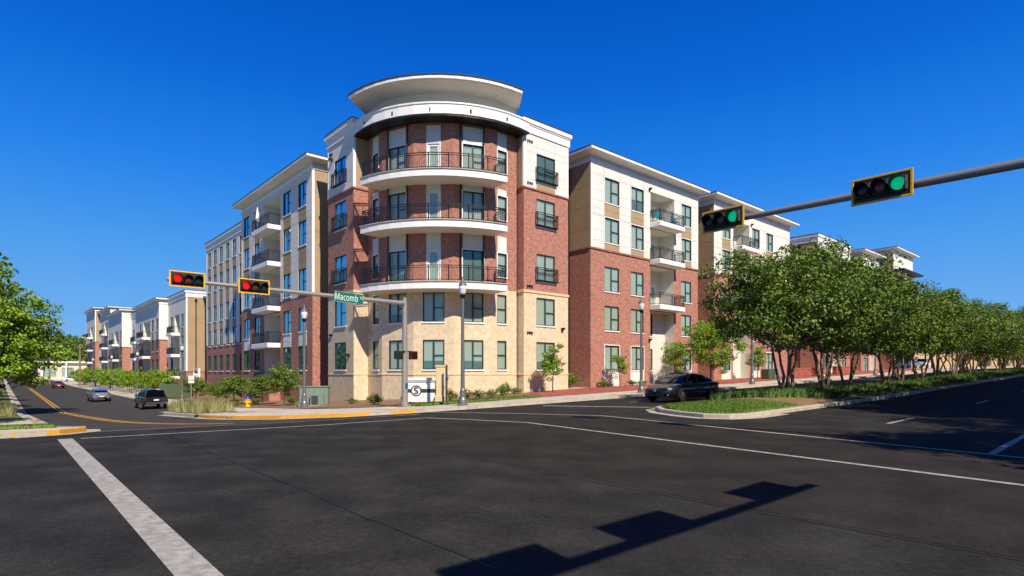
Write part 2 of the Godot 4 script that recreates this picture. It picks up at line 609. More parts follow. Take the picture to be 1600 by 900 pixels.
func soften() -> void:
	for k in ["asphalt", "asphalt_brown", "asphalt_old"]: mats[k].metallic_specular = 0.2

func slats() -> Image:
	var im := Image.create(64, 64, false, Image.FORMAT_RGB8)
	for y in 64:
		var k := 0.88 if y % 8 != 0 else 0.70
		for x in 64:
			im.set_pixel(x, y, Color(k * 0.98, k, k * 0.94))
	return im

# ---------------------------------------------------------------- facades
# window meshes in their own axes: x along the wall, y up from the sill, z outwards (wall face at 0)
func window_set(w: float, h: float, kind: String) -> Dictionary:
	var key := "%s %.2f %.2f" % [kind, w, h]
	if cache.has(key): return cache[key]
	var f := MB.new()
	var t := 0.065
	var z := -0.085
	var dz := 0.045
	f.box(Vector3(-w / 2 + t / 2, h / 2, z), Vector3(t, h, dz * 2))
	f.box(Vector3(w / 2 - t / 2, h / 2, z), Vector3(t, h, dz * 2))
	f.box(Vector3(0, t / 2, z), Vector3(w - 2 * t, t, dz * 2))
	f.box(Vector3(0, h - t / 2, z), Vector3(w - 2 * t, t, dz * 2))
	var split := w > 1.15
	if split:
		f.box(Vector3(0, h / 2, z), Vector3(0.10, h - 2 * t, dz * 1.8))
		f.box(Vector3(w / 4, h * 0.48, z), Vector3(w / 2 - t - 0.05, 0.07, dz * 1.7))
	else:
		f.box(Vector3(0, h * 0.5, z), Vector3(w - 2 * t, 0.07, dz * 1.7))
	var panes := []
	var x0 := -w / 2 + t
	var x1 := w / 2 - t
	var rects := []
	if split:
		rects = [[x0, -0.05, t, h - t], [0.05, x1, t, h * 0.48 - 0.035], [0.05, x1, h * 0.48 + 0.035, h - t]]
	else:
		rects = [[x0, x1, t, h * 0.5 - 0.035], [x0, x1, h * 0.5 + 0.035, h - t]]
	for r in rects:
		var g := MB.new()
		g.quad(Vector3(r[0], r[2], z), Vector3(r[1], r[2], z), Vector3(r[1], r[3], z), Vector3(r[0], r[3], z))
		panes.push_back(g.mesh())
	var blinds := []
	for k in [1.0, 0.72, 0.5]:
		var b := MB.new()
		b.box(Vector3(0, h - t - (h - 2 * t) * k / 2, -0.155), Vector3(w - 2 * t + 0.04, (h - 2 * t) * k, 0.02))
		blinds.push_back(b.mesh())
	var rv := MB.new()
	reveal(rv, w, h)
	var sill := MB.new()
	sill.cbox(Vector3(0, -0.05, 0.02), Vector3(w / 2 + 0.05, 0.05, 0.055), 0.012)
	cache[key] = {frame = f.mesh(), panes = panes, blinds = blinds, sill = sill.mesh(), reveal = rv.mesh()}
	return cache[key]

func reveal(m: MB, w: float, h: float) -> void:
	var d := -0.14
	for s in [[-w / 2, 0.0, -w / 2, h], [w / 2, h, w / 2, 0.0], [-w / 2, h, w / 2, h], [w / 2, 0.0, -w / 2, 0.0]]:
		m.quad(Vector3(s[0], s[1], 0), Vector3(s[0], s[1], d), Vector3(s[2], s[3], d), Vector3(s[2], s[3], 0))

# blind: 0 none, 1 full, 2 three quarters, 3 half
func add_window(b: Node3D, at: Vector3, u: Vector3, n: Vector3, w: float, h: float, blind: int, glass: String, sill: Material) -> Node3D:
	var ws := window_set(w, h, "win")
	var base: Vector3 = bases[b]
	var o := piece(b, "window", ws.frame, mats.frame_dark, Transform3D(Basis(u, Vector3.UP, n), at - base))
	for p in ws.panes: piece(o, "pane", p, mats[glass])
	if blind > 0: piece(o, "blind", ws.blinds[blind - 1], mats.blind)
	piece(o, "reveal", ws.reveal, mats.frame_dark)
	if sill: piece(o, "sill", ws.sill, sill)
	return o

func add_door(b: Node3D, at: Vector3, u: Vector3, n: Vector3, w: float, h: float, glass_part := 0.82) -> Node3D:
	var key := "door %.2f %.2f" % [w, h]
	if not cache.has(key):
		var f := MB.new()
		f.box(Vector3(-w / 2 + 0.05, h / 2, -0.05), Vector3(0.1, h, 0.12))
		f.box(Vector3(w / 2 - 0.05, h / 2, -0.05), Vector3(0.1, h, 0.12))
		f.box(Vector3(0, h - 0.05, -0.05), Vector3(w - 0.2, 0.1, 0.12))
		var lw := w / 2 - 0.1
		f.box(Vector3(-lw + 0.07, h / 2 - 0.05, -0.08), Vector3(0.14, h - 0.1, 0.05))
		f.box(Vector3(lw - 0.07, h / 2 - 0.05, -0.08), Vector3(0.14, h - 0.1, 0.05))
		f.box(Vector3(0, 0.12, -0.08), Vector3(lw * 2 - 0.28, 0.24, 0.05))
		f.box(Vector3(0, h - 0.18, -0.08), Vector3(lw * 2 - 0.28, 0.16, 0.05))
		var g := MB.new()
		g.quad(Vector3(-lw + 0.14, 0.24, -0.08), Vector3(lw - 0.14, 0.24, -0.08), Vector3(lw - 0.14, h - 0.26, -0.08), Vector3(-lw + 0.14, h - 0.26, -0.08))
		var bl := MB.new()
		bl.box(Vector3(0, h / 2, -0.15), Vector3(lw * 2 - 0.28, h - 0.5, 0.02))
		var k := MB.new()
		k.tube([Vector3(lw - 0.07, 1.0, -0.04), Vector3(lw - 0.07, 1.0, 0.02), Vector3(lw - 0.17, 1.0, 0.03)], [0.015, 0.015, 0.012], 6)
		var rv := MB.new()
		reveal(rv, w, h)
		cache[key] = [f.mesh(), g.mesh(), bl.mesh(), k.mesh(), rv.mesh()]
	var s: Array = cache[key]
	var o := piece(b, "door", s[0], mats.door_white, Transform3D(Basis(u, Vector3.UP, n), at - bases[b]))
	piece(o, "pane", s[1], mats.glass)
	piece(o, "blind", s[2], mats.blind)
	piece(o, "handle", s[3], mats.lamp_metal)
	piece(o, "reveal", s[4], mats.frame_dark)
	return o

# railing along a list of world points (posts at the points), parts go under the balcony
func railing(parent: Node3D, pts: Array, hgt := 1.02) -> void:
	var bal := MB.new()
	var rails := [MB.new(), MB.new(), MB.new()]
	for i in pts.size() - 1:
		var a: Vector3 = pts[i]
		var b: Vector3 = pts[i + 1]
		var d := (b - a)
		var len := d.length()
		d /= len
		var side := d.cross(Vector3.UP).normalized()
		for e in 3:
			var y: float = [hgt, hgt - 0.13, 0.1][e]
			rails[e].obox((a + b) / 2 + Vector3.UP * y, d * (len / 2 + 0.02), Vector3.UP * 0.022, -side * (0.03 if y == hgt else 0.018))
		var m := int(len / 0.115)
		for k in range(1, m):
			bal.obox(a + d * (len * k / m) + Vector3.UP * ((hgt - 0.13 + 0.1) / 2), d * 0.009, Vector3.UP * ((hgt - 0.23) / 2), -side * 0.009)
	for e in 3: part(parent, ["top_rail", "middle_rail", "bottom_rail"][e], rails[e], mats.bronze)
	if bal.v.size():
		part(parent, "balusters", bal, mats.bronze).set_meta("kind", "stuff")
	for p in pts:
		var po := MB.new()
		po.box(p + Vector3.UP * (hgt / 2), Vector3(0.055, hgt, 0.055))
		part(parent, "post", po, mats.bronze)

func facade(b: Node3D, p: Vector2, q: Vector2, bands: Array, opens: Array, spans := [], o := {}) -> void:
	# bands [y0, y1, kind]; opens [s0, s1, y0, y1, kind]; spans [s0, s1, y0, y1, material] coloured panels
	var O := W(p.x, 0, p.y)
	var u := (W(q.x, 0, q.y) - O)
	var width := u.length()
	u /= width
	var n := u.cross(Vector3.UP)
	var at := func(s: float, y: float, z := 0.0) -> Vector3: return O + u * s + Vector3.UP * y + n * z
	var ss := [0.0, width]
	for e in opens + spans:
		for k in 2:
			if e[k] > 0.001 and e[k] < width - 0.001: ss.push_back(e[k])
	for e in o.get("cuts", []): ss.push_back(e)
	ss.sort()
	var walls := {}
	for band in bands:
		var kind: String = band[2]
		var ys := [band[0], band[1]]
		for e in opens + spans:
			for k in [2, 3]:
				if e[k] > band[0] + 0.01 and e[k] < band[1] - 0.01: ys.push_back(e[k])
		for e in o.get("rows", []):
			if e > band[0] + 0.2 and e < band[1] - 0.2: ys.push_back(e)
		ys.sort()
		var panelled := kind.begins_with("panel")
		for i in ss.size() - 1:
			if ss[i + 1] - ss[i] < 0.01: continue
			for j in ys.size() - 1:
				if ys[j + 1] - ys[j] < 0.01: continue
				var cs: float = (ss[i] + ss[i + 1]) / 2
				var cy: float = (ys[j] + ys[j + 1]) / 2
				var open := false
				for e in opens:
					if cs > e[0] and cs < e[1] and cy > e[2] and cy < e[3]: open = true
				if open: continue
				var mk := kind
				var nr := 0
				for q2 in spans.size():
					var e: Array = spans[q2]
					if cs > e[0] and cs < e[1] and cy > e[2] and cy < e[3]:
						mk = e[4]
						nr = q2
				var wk := "joint" if panelled else ("joint%d" % nr if mk.begins_with("panel") else mk)
				if not walls.has(wk): walls[wk] = MB.new()
				walls[wk].quad(at.call(ss[i], ys[j]), at.call(ss[i + 1], ys[j]), at.call(ss[i + 1], ys[j + 1]), at.call(ss[i], ys[j + 1]))
				if wk.begins_with("joint"):
					var pm := MB.new()
					var g := 0.009
					var c: Vector3 = at.call(cs, cy, 0.014)
					pm.obox(c, u * ((ss[i + 1] - ss[i]) / 2 - g), Vector3.UP * ((ys[j + 1] - ys[j]) / 2 - g), n * 0.012)
					part(b, "panel", pm, mats[mk])
	for k in walls:
		part(b, {"brick": "brick_wall", "tan_stone": "stone_wall", "panel_tan": "tan_wall"}.get(k, "backing_wall" if k.begins_with("joint") else "wall"), walls[k], mats["joint" if k.begins_with("joint") else k])
	# corner boards
	for e in o.get("boards", []):
		var cb := MB.new()
		var wd := 0.16
		var s0: float = wd / 2 if e[0] < 0.01 else (width - wd / 2 if e[0] > width - 0.01 else e[0])
		cb.obox(at.call(s0, (e[1] + e[2]) / 2, 0.022), u * (wd / 2), Vector3.UP * ((e[2] - e[1]) / 2), n * 0.02)
		part(b, "corner_board", cb, mats.trim)
	# ledges at the top of brick
	for y in o.get("ledges", []):
		var lm := MB.new()
		lm.obox(at.call(width / 2, y, 0.03), u * (width / 2 + 0.03), Vector3.UP * 0.06, n * 0.05)
		part(b, "ledge", lm, mats[o.get("ledge_mat", "brick_soldier")])
	for e in opens:
		var s0: float = e[0]
		var s1: float = e[1]
		var y0: float = e[2]
		var y1: float = e[3]
		var kind: String = e[4]
		var dep := 0.14
		if kind == "recess": dep = e[5] if e.size() > 5 else 1.5
		if kind == "none": continue
		if kind == "recess":
			var rm := MB.new()
			rm.quad(at.call(s0, y0), at.call(s0, y0, -dep), at.call(s0, y1, -dep), at.call(s0, y1))
			rm.quad(at.call(s1, y0, -dep), at.call(s1, y0), at.call(s1, y1), at.call(s1, y1, -dep))
			rm.quad(at.call(s0, y1), at.call(s0, y1, -dep), at.call(s1, y1, -dep), at.call(s1, y1))
			rm.quad(at.call(s0, y0, -dep), at.call(s0, y0), at.call(s1, y0), at.call(s1, y0, -dep))
			var inner: Array = e[6] if e.size() > 6 else []
			part(b, "recess_wall", rm, mats.siding_in)
			var pi2: Vector3 = at.call(s0, 0, -dep)
			var qi2: Vector3 = at.call(s1, 0, -dep)
			facade(b, Vector2(pi2.x, -pi2.z), Vector2(qi2.x, -qi2.z), [[y0, y1, "siding_in"]], inner, [], {glass = o.get("glass", "glass")})
			continue
		var cs := (s0 + s1) / 2
		if kind == "door":
			add_door(b, at.call(cs, y0), u, n, s1 - s0, y1 - y0)
			continue
		var roll := rng.randf()
		var bl := 1
		if roll > 0.76: bl = 2
		if roll > 0.88: bl = 3
		if roll > 0.95: bl = 0
		var gk: String = o.get("glass", "glass")
		add_window(b, at.call(cs, y0), u, n, s1 - s0, y1 - y0, bl, gk, mats[o.get("sill", "trim")])
		if kind == "jul":
			var j := MB.new()
			j.obox(at.call(cs, y0 + 0.06, 0.13), u * ((s1 - s0) / 2 + 0.12), Vector3.UP * 0.02, n * 0.10)
			var jb := part(b, "juliet_balcony", j, mats.bronze)
			railing(jb, [at.call(s0 - 0.1, y0 - 0.02, 0.02), at.call(s0 - 0.1, y0 - 0.02, 0.22), at.call(s1 + 0.1, y0 - 0.02, 0.22), at.call(s1 + 0.1, y0 - 0.02, 0.02)])
		if kind == "trimmed" or o.get("casing", false):
			var tm := MB.new()
			var tw := 0.07
			tm.obox(at.call(s0 - tw / 2, (y0 + y1) / 2, 0.03), u * (tw / 2), Vector3.UP * ((y1 - y0) / 2), n * 0.02)
			tm.obox(at.call(s1 + tw / 2, (y0 + y1) / 2, 0.03), u * (tw / 2), Vector3.UP * ((y1 - y0) / 2), n * 0.02)
			tm.obox(at.call(cs, y1 + tw / 2, 0.03), u * ((s1 - s0) / 2 + tw), Vector3.UP * (tw / 2), n * 0.02)
			part(b, "casing", tm, mats.trim)

# balcony slab in front of (and inside) a recess of a straight facade
func balcony(b: Node3D, p: Vector2, q: Vector2, s0: float, s1: float, y: float, out := 1.1, inn := 1.5, thick := 0.42) -> void:
	var O := W(p.x, 0, p.y)
	var u := (W(q.x, 0, q.y) - O).normalized()
	var n := u.cross(Vector3.UP)
	var at := func(s: float, yy: float, z: float) -> Vector3: return O + u * s + Vector3.UP * yy + n * z
	var m := MB.new()
	m.cbox(at.call((s0 + s1) / 2, y - thick / 2, out / 2 + 0.02), Vector3((s1 - s0) / 2 + 0.12, thick / 2, out / 2), 0.025, Basis(u, Vector3.UP, n))
	m.obox(at.call((s0 + s1) / 2, y - thick / 2 - 0.02, -inn / 2), u * ((s1 - s0) / 2), Vector3.UP * (thick / 2), n * (inn / 2))
	var bl := part(b, "balcony", m, mats.trim)
	var so := MB.new()
	so.obox(at.call((s0 + s1) / 2, y - thick - 0.012, out / 2), u * ((s1 - s0) / 2 - 0.05), Vector3.UP * 0.012, n * (out / 2 - 0.12))
	part(bl, "soffit", so, mats.soffit)
	var e := 0.05
	railing(bl, [at.call(s0 - e, y, 0.03), at.call(s0 - e, y, out - 0.08), at.call((s0 + s1) / 2, y, out - 0.08), at.call(s1 + e, y, out - 0.08), at.call(s1 + e, y, 0.03)])

func flat_poly(mb: MB, poly: PackedVector2Array, y: float) -> void:
	var t := Geometry2D.triangulate_polygon(poly)
	var st := mb.v.size()
	for p in poly: mb.vert(W(p.x, y, p.y), Vector3.UP)
	for k in range(0, t.size(), 3):
		if (poly[t[k + 1]] - poly[t[k]]).cross(poly[t[k + 2]] - poly[t[k]]) > 0:
			mb.ix.append_array(PackedInt32Array([st + t[k], st + t[k + 2], st + t[k + 1]]))
		else:
			mb.ix.append_array(PackedInt32Array([st + t[k], st + t[k + 1], st + t[k + 2]]))

# overhanging cornice or plain parapet round a path
func cornice(b: Node3D, path: Array, y: float, out: float) -> void:
	var m := MB.new()
	m.sweep(path, [Vector2(0.02, y - 0.95), Vector2(0.10, y - 0.95), Vector2(0.10, y - 0.70), Vector2(0.02, y - 0.68)])
	part(b, "frieze_trim", m, mats.trim)
	var fr := MB.new()
	fr.sweep(path, [Vector2(0.012, y - 0.72), Vector2(0.012, y - 0.22)])
	part(b, "frieze", fr, mats.panel_white)
	var c := MB.new()
	c.sweep(path, [Vector2(0.0, y - 0.42), Vector2(0.18, y - 0.40), Vector2(out - 0.15, y - 0.27), Vector2(out, y - 0.25), Vector2(out, y - 0.03)])
	part(b, "cornice", c, mats.trim)
	var e := MB.new()
	e.sweep(path, [Vector2(out, y - 0.045), Vector2(out + 0.03, y - 0.045), Vector2(out + 0.03, y), Vector2(0.0, y + 0.04)])
	part(b, "roof_edge", e, mats.roof_dark)

func parapet(b: Node3D, path: Array, y: float) -> void:
	var m := MB.new()
	m.sweep(path, [Vector2(0.0, y - 1.02), Vector2(0.10, y - 1.02), Vector2(0.10, y - 0.52), Vector2(0.15, y - 0.48), Vector2(0.15, y - 0.40), Vector2(0.22, y - 0.36), Vector2(0.22, y - 0.04)])
	part(b, "parapet_trim", m, mats.trim)
	var e := MB.new()
	e.sweep(path, [Vector2(0.22, y - 0.05), Vector2(0.26, y - 0.05), Vector2(0.26, y), Vector2(-0.3, y + 0.01), Vector2(-0.3, y - 0.8)])
	part(b, "coping", e, mats.roof_dark)

func roof(b: Node3D, poly: PackedVector2Array, y: float) -> void:
	var m := MB.new()
	flat_poly(m, poly, y)
	part(b, "roof", m, mats.roof_dark)

func downspout(b: Node3D, x: float, l: float, y0: float, y1: float) -> void:
	var m := MB.new()
	m.box(W(x, (y0 + y1) / 2, l), Vector3(0.12, y1 - y0, 0.12))
	m.box(W(x, y1 - 0.1, l), Vector3(0.28, 0.3, 0.28))
	part(b, "downspout", m, mats.bronze)

func wall_lamp(b: Node3D, at: Vector3, n: Vector3) -> void:
	var m := MB.new()
	m.cbox(at + n * 0.05, Vector3(0.09, 0.12, 0.09), 0.02)
	m.cbox(at + n * 0.18 + Vector3.UP * 0.05, Vector3(0.11, 0.07, 0.11), 0.02)
	part(b, "wall_lamp", m, mats.plastic_dark)

func vents(b: Node3D, at: Vector3, u: Vector3, n: Vector3) -> void:
	for k in 3:
		var m := MB.new()
		m.cbox(at + u * (k * 0.2) + n * 0.06, Vector3(0.055, 0.08, 0.055), 0.015, Basis(u, Vector3.UP, n))
		part(b, "vent_hood", m, mats.plastic_dark)

# ---------------------------------------------------------------- buildings
const TOPS := [17.65, 14.4, 10.4, 7.2, 3.97]
const WH := 2.02

# flat prism over a polygon of (x, L)
func prism(mb: MB, poly: PackedVector2Array, y0: float, y1: float) -> void:
	var pts := poly.duplicate()
	if Geometry2D.is_polygon_clockwise(pts): pts.reverse()
	flat_poly(mb, pts, y1)
	var st := mb.v.size()
	var si := mb.ix.size()
	flat_poly(mb, pts, y0)
	for i in range(st, mb.v.size()): mb.n[i] = Vector3.DOWN
	for i in range(si, mb.ix.size(), 3):
		var k := mb.ix[i + 1]
		mb.ix[i + 1] = mb.ix[i + 2]
		mb.ix[i + 2] = k
	for i in pts.size():
		var a := pts[i]
		var b := pts[(i + 1) % pts.size()]
		mb.quad(W(a.x, y0, a.y), W(b.x, y0, b.y), W(b.x, y1, b.y), W(a.x, y1, a.y))

func tower_at(phi: float, r: float) -> Vector2:
	var a := deg_to_rad(phi)
	var o := Vector2(-0.7071, -0.7071)
	var t := Vector2(0.7071, -0.7071)
	return Vector2(26.6, 37.6) + (o * cos(a) + t * sin(a)) * r

func arc(r: float, p0: float, p1: float, m: int) -> Array:
	var a := []
	for k in m + 1: a.push_back(tower_at(lerpf(p0, p1, float(k) / m), r))
	return a

func corner_building() -> void:
	var b := thing("apartment_building", "corner apartment building with curved brick balcony front and wide round cornice", "building", on(23, 33), "blocks of the apartment complex")
	var yb := -1.2
	# tower facets
	var ph := [-56.0, -36.0, -12.0, 12.0, 36.0, 56.0]
	for i in 5:
		var p := tower_at(ph[i], 6.6)
		var q := tower_at(ph[i + 1], 6.6)
		var wd := p.distance_to(q)
		var mid := wd / 2
		var opens := []
		var spans := []
		var hw := 0.74
		if i == 0 or i == 4: hw = 0.43
		if i == 0: mid += 0.25
		if i == 4: mid -= 0.25
		for r in [3, 4]: opens.push_back([mid - hw, mid + hw, TOPS[r] - WH, TOPS[r], "win"])
		for f in [[15.0, 17.3, 18.5], [11.7, 14.1, 14.58], [7.7, 10.1, 11.28]]:
			if i == 2:
				opens.push_back([mid - 0.5, mid + 0.5, f[0] + 0.04, f[1] + 0.05, "door"])
				spans.push_back([mid - 0.52, mid + 0.52, f[1] + 0.05, f[2], "panel_white"])
			else:
				var sill: float = 0.18 if hw > 0.5 else 0.75
				opens.push_back([mid - hw, mid + hw, f[0] + sill, f[1], "trimmed"])
				spans.push_back([mid - hw - 0.02, mid + hw + 0.02, f[1], f[2], "panel_white"])
		facade(b, p, q, [[yb, 7.55, "tan_stone"], [7.55, 18.9, "brick"]], opens, spans, {glass = "glass", sill = "trim"})
	# curved balconies
	for y in [15.0, 11.7, 7.7]:
		var poly := PackedVector2Array(arc(8.25, -37.5, 37.5, 12))
		for e in [[37.5, 6.5], [12.0, 6.35], [-12.0, 6.35], [-37.5, 6.5]]: poly.push_back(tower_at(e[0], e[1]))
		var m := MB.new()
		prism(m, poly, y - 0.5, y - 0.06)
		var bl := part(b, "balcony", m, mats.trim)
		var nose := MB.new()
		var wide := PackedVector2Array(arc(8.32, -37.8, 37.8, 12))
		for e in [[37.8, 6.5], [12.0, 6.35], [-12.0, 6.35], [-37.8, 6.5]]: wide.push_back(tower_at(e[0], e[1]))
		prism(nose, wide, y - 0.06, y)
		part(bl, "nosing", nose, mats.kerb_concrete)
		var so := MB.new()
		var inn := PackedVector2Array(arc(8.1, -36.8, 36.8, 12))
		for e in [[36.8, 6.6], [12.0, 6.5], [-12.0, 6.5], [-36.8, 6.6]]: inn.push_back(tower_at(e[0], e[1]))
		prism(so, inn, y - 0.52, y - 0.49)
		part(bl, "soffit", so, mats.soffit)
		var rp := [tower_at(-37, 6.75)]
		rp.append_array(arc(8.15, -36.8, 36.8, 8))
		rp.push_back(tower_at(37, 6.75))
		var r3 := []
		for e in rp: r3.push_back(W(e.x, y, e.y))
		railing(bl, r3)
	# thin brick ledge above the stone, white eyebrow roof, grey drum and cornice
	var arc66 := arc(6.6, -56, 56, 14)
	var ey := MB.new()
	ey.sweep(arc(6.62, -57, 57, 14), [Vector2(-0.05, 18.62), Vector2(1.05, 18.62), Vector2(1.05, 18.74)])
	part(b, "eyebrow_soffit", ey, mats.bronze)
	var ef := MB.new()
	ef.sweep(arc(6.62, -57, 57, 14), [Vector2(1.05, 18.74), Vector2(1.10, 18.76), Vector2(1.10, 19.36), Vector2(1.16, 19.40), Vector2(1.16, 19.50), Vector2(0.0, 19.62)])
	part(b, "eyebrow_fascia", ef, mats.trim)
	for k in 5:
		var d := tower_at(-40 + k * 20, 7.66)
		var lm := MB.new()
		lm.cbox(W(d.x, 19.0, d.y), Vector3(0.07, 0.14, 0.07), 0.02)
		part(b, "facade_light", lm, mats.plastic_dark)
	var dr := MB.new()
	dr.sweep(arc(6.6, -56, 56, 10), [Vector2(0.0, 18.7), Vector2(0.0, 20.75)])
	part(b, "drum_wall", dr, mats.panel_white)
	var back := [tower_at(56, 6.6), tower_at(130, 3.6), tower_at(-130, 3.6), tower_at(-56, 6.6)]
	var db := MB.new()
	db.sweep(back, [Vector2(0, 18.5), Vector2(0, 20.75)])
	part(b, "drum_back_wall", db, mats.panel_white)
	var cp := PackedVector2Array(arc(8.5, -45, 45, 14))
	for e in [[57.0, 6.75], [131.0, 3.9], [-131.0, 3.9], [-57.0, 6.75]]: cp.push_back(tower_at(e[0], e[1]))
	var co := MB.new()
	prism(co, cp, 20.68, 20.9)
	part(b, "cornice", co, mats.trim)
	var ci := PackedVector2Array(arc(8.35, -44.5, 44.5, 14))
	for e in [[56.6, 6.7], [130.5, 3.8], [-130.5, 3.8], [-56.6, 6.7]]: ci.push_back(tower_at(e[0], e[1]))
	var cs := MB.new()
	prism(cs, ci, 20.655, 20.70)
	part(b, "cornice_soffit", cs, mats.soffit)
	var ct := MB.new()
	var cpt := PackedVector2Array(arc(8.55, -45.3, 45.3, 14))
	for e in [[57.3, 6.8], [131.2, 3.95], [-131.2, 3.95], [-57.3, 6.8]]: cpt.push_back(tower_at(e[0], e[1]))
	prism(ct, cpt, 20.89, 20.97)
	part(b, "roof_edge", ct, mats.roof_dark)
	# wings: left return, avenue front, right side; side street front, near return
	var bands := [[yb, 7.55, "tan_stone"], [7.55, 15.0, "brick"], [15.0, 19.0, "panel_white"]]
	var tan := [[0.0, 9.0, 15.0, 19.0, "panel_tan"]]
	var wo := {ledges = [15.0], rows = [16.6]}
	var opens := []
	for r in 5: opens.push_back([1.25, 3.15, TOPS[r] - WH, TOPS[r], "jul" if r < 3 else "win"])
	var A := Vector2(28, 30.5)
	var B := Vector2(32.6, 30.5)
	facade(b, Vector2(28, 32.6), A, bands, [], tan, {ledges = [15.0], boards = [[9.0, 15.05, 19.0]]})
	facade(b, A, B, bands, opens, [[1.25, 3.15, 15.0, 15.63, "panel_tan"]], {ledges = [15.0], rows = [16.3, 18.1], boards = [[0.0, 15.05, 19.0], [9.0, 15.05, 19.0]], sill = "trim"})
	facade(b, B, Vector2(32.6, 43), bands, [], tan, {ledges = [15.0]})
	facade(b, Vector2(32.6, 43), Vector2(19, 43), [[yb, 19.0, "panel_tan"]], [])
	var C := Vector2(19, 43)
	var D := Vector2(19, 38.7)
	var op2 := []
	for r in 5: op2.push_back([1.2, 3.1, TOPS[r] - WH, TOPS[r], "jul" if r < 3 else "win"])
	facade(b, C, D, bands, op2, [], {ledges = [15.0], rows = [16.3, 18.1], boards = [[0.0, 15.05, 19.0], [9.0, 15.05, 19.0]], glass = "glass_dark"})
	facade(b, D, Vector2(20.6, 38.7), bands, [], tan, {ledges = [15.0], boards = [[0.0, 15.05, 19.0]]})
	for pth in [[Vector2(28, 32.6), A, B, Vector2(32.6, 43)], [Vector2(32.6, 43), C, D, Vector2(20.6, 38.7)]]: parapet(b, pth, 19.95)
	# stone ledge round the wings and the tower
	var sl := MB.new()
	sl.sweep([Vector2(28, 31.2), A, B, Vector2(32.6, 43)], [Vector2(0, 7.48), Vector2(0.06, 7.5), Vector2(0.06, 7.66), Vector2(0, 7.68)])
	sl.sweep([C, D, Vector2(20.0, 38.7)], [Vector2(0, 7.48), Vector2(0.06, 7.5), Vector2(0.06, 7.66), Vector2(0, 7.68)])
	part(b, "stone_ledge", sl, mats.cap_tan)
	var wt := MB.new()
	wt.sweep([Vector2(28, 31.2), A, B, Vector2(32.6, 43)], [Vector2(0, 1.55), Vector2(0.035, 1.58), Vector2(0.035, 1.64), Vector2(0, 1.66)])
	wt.sweep([C, D, Vector2(20.0, 38.7)], [Vector2(0, 1.55), Vector2(0.035, 1.58), Vector2(0.035, 1.64), Vector2(0, 1.66)])
	wt.sweep([tower_at(-56, 6.6), tower_at(-36, 6.6), tower_at(-12, 6.6), tower_at(12, 6.6), tower_at(36, 6.6), tower_at(56, 6.6)], [Vector2(0, 1.55), Vector2(0.035, 1.58), Vector2(0.035, 1.64), Vector2(0, 1.66)])
	part(b, "water_table", wt, mats.cap_tan)
	var rp := PackedVector2Array([Vector2(28, 31.3), A, B, Vector2(32.6, 43), C, D, Vector2(20.1, 38.7)])
	for k in 5: rp.push_back(tower_at(-40 + k * 20, 6.3))
	roof(b, rp, 19.0)
	downspout(b, 27.72, 31.35, 7.7, 18.5)
	downspout(b, 20.35, 38.62, 7.7, 18.5)
	for f in [[-30.0, 7.75], [-16.0, 7.75], [16.0, 7.75], [30.0, 7.75]]:
		var t := tower_at(f[0], 6.66)
		var m := MB.new()
		m.box(W(t.x, 13.0, t.y), Vector3(0.07, 11.2, 0.07))
		part(b, "drain_pipe", m, mats.bronze)
	for y in [18.35, 15.35, 7.95, 4.6]:
		vents(b, W(28.35, y, 30.5), Vector3.RIGHT, Vector3.BACK)
		if y < 5 or y > 18: vents(b, W(19, y, 42.6), Vector3.BACK, Vector3.LEFT)
	wall_lamp(b, W(31.9, 5.0, 30.5), Vector3.BACK)
	wall_lamp(b, W(19, 3.0, 39.4), Vector3.LEFT)
	wall_lamp(b, W(19, 17.9, 42.2), Vector3.LEFT)

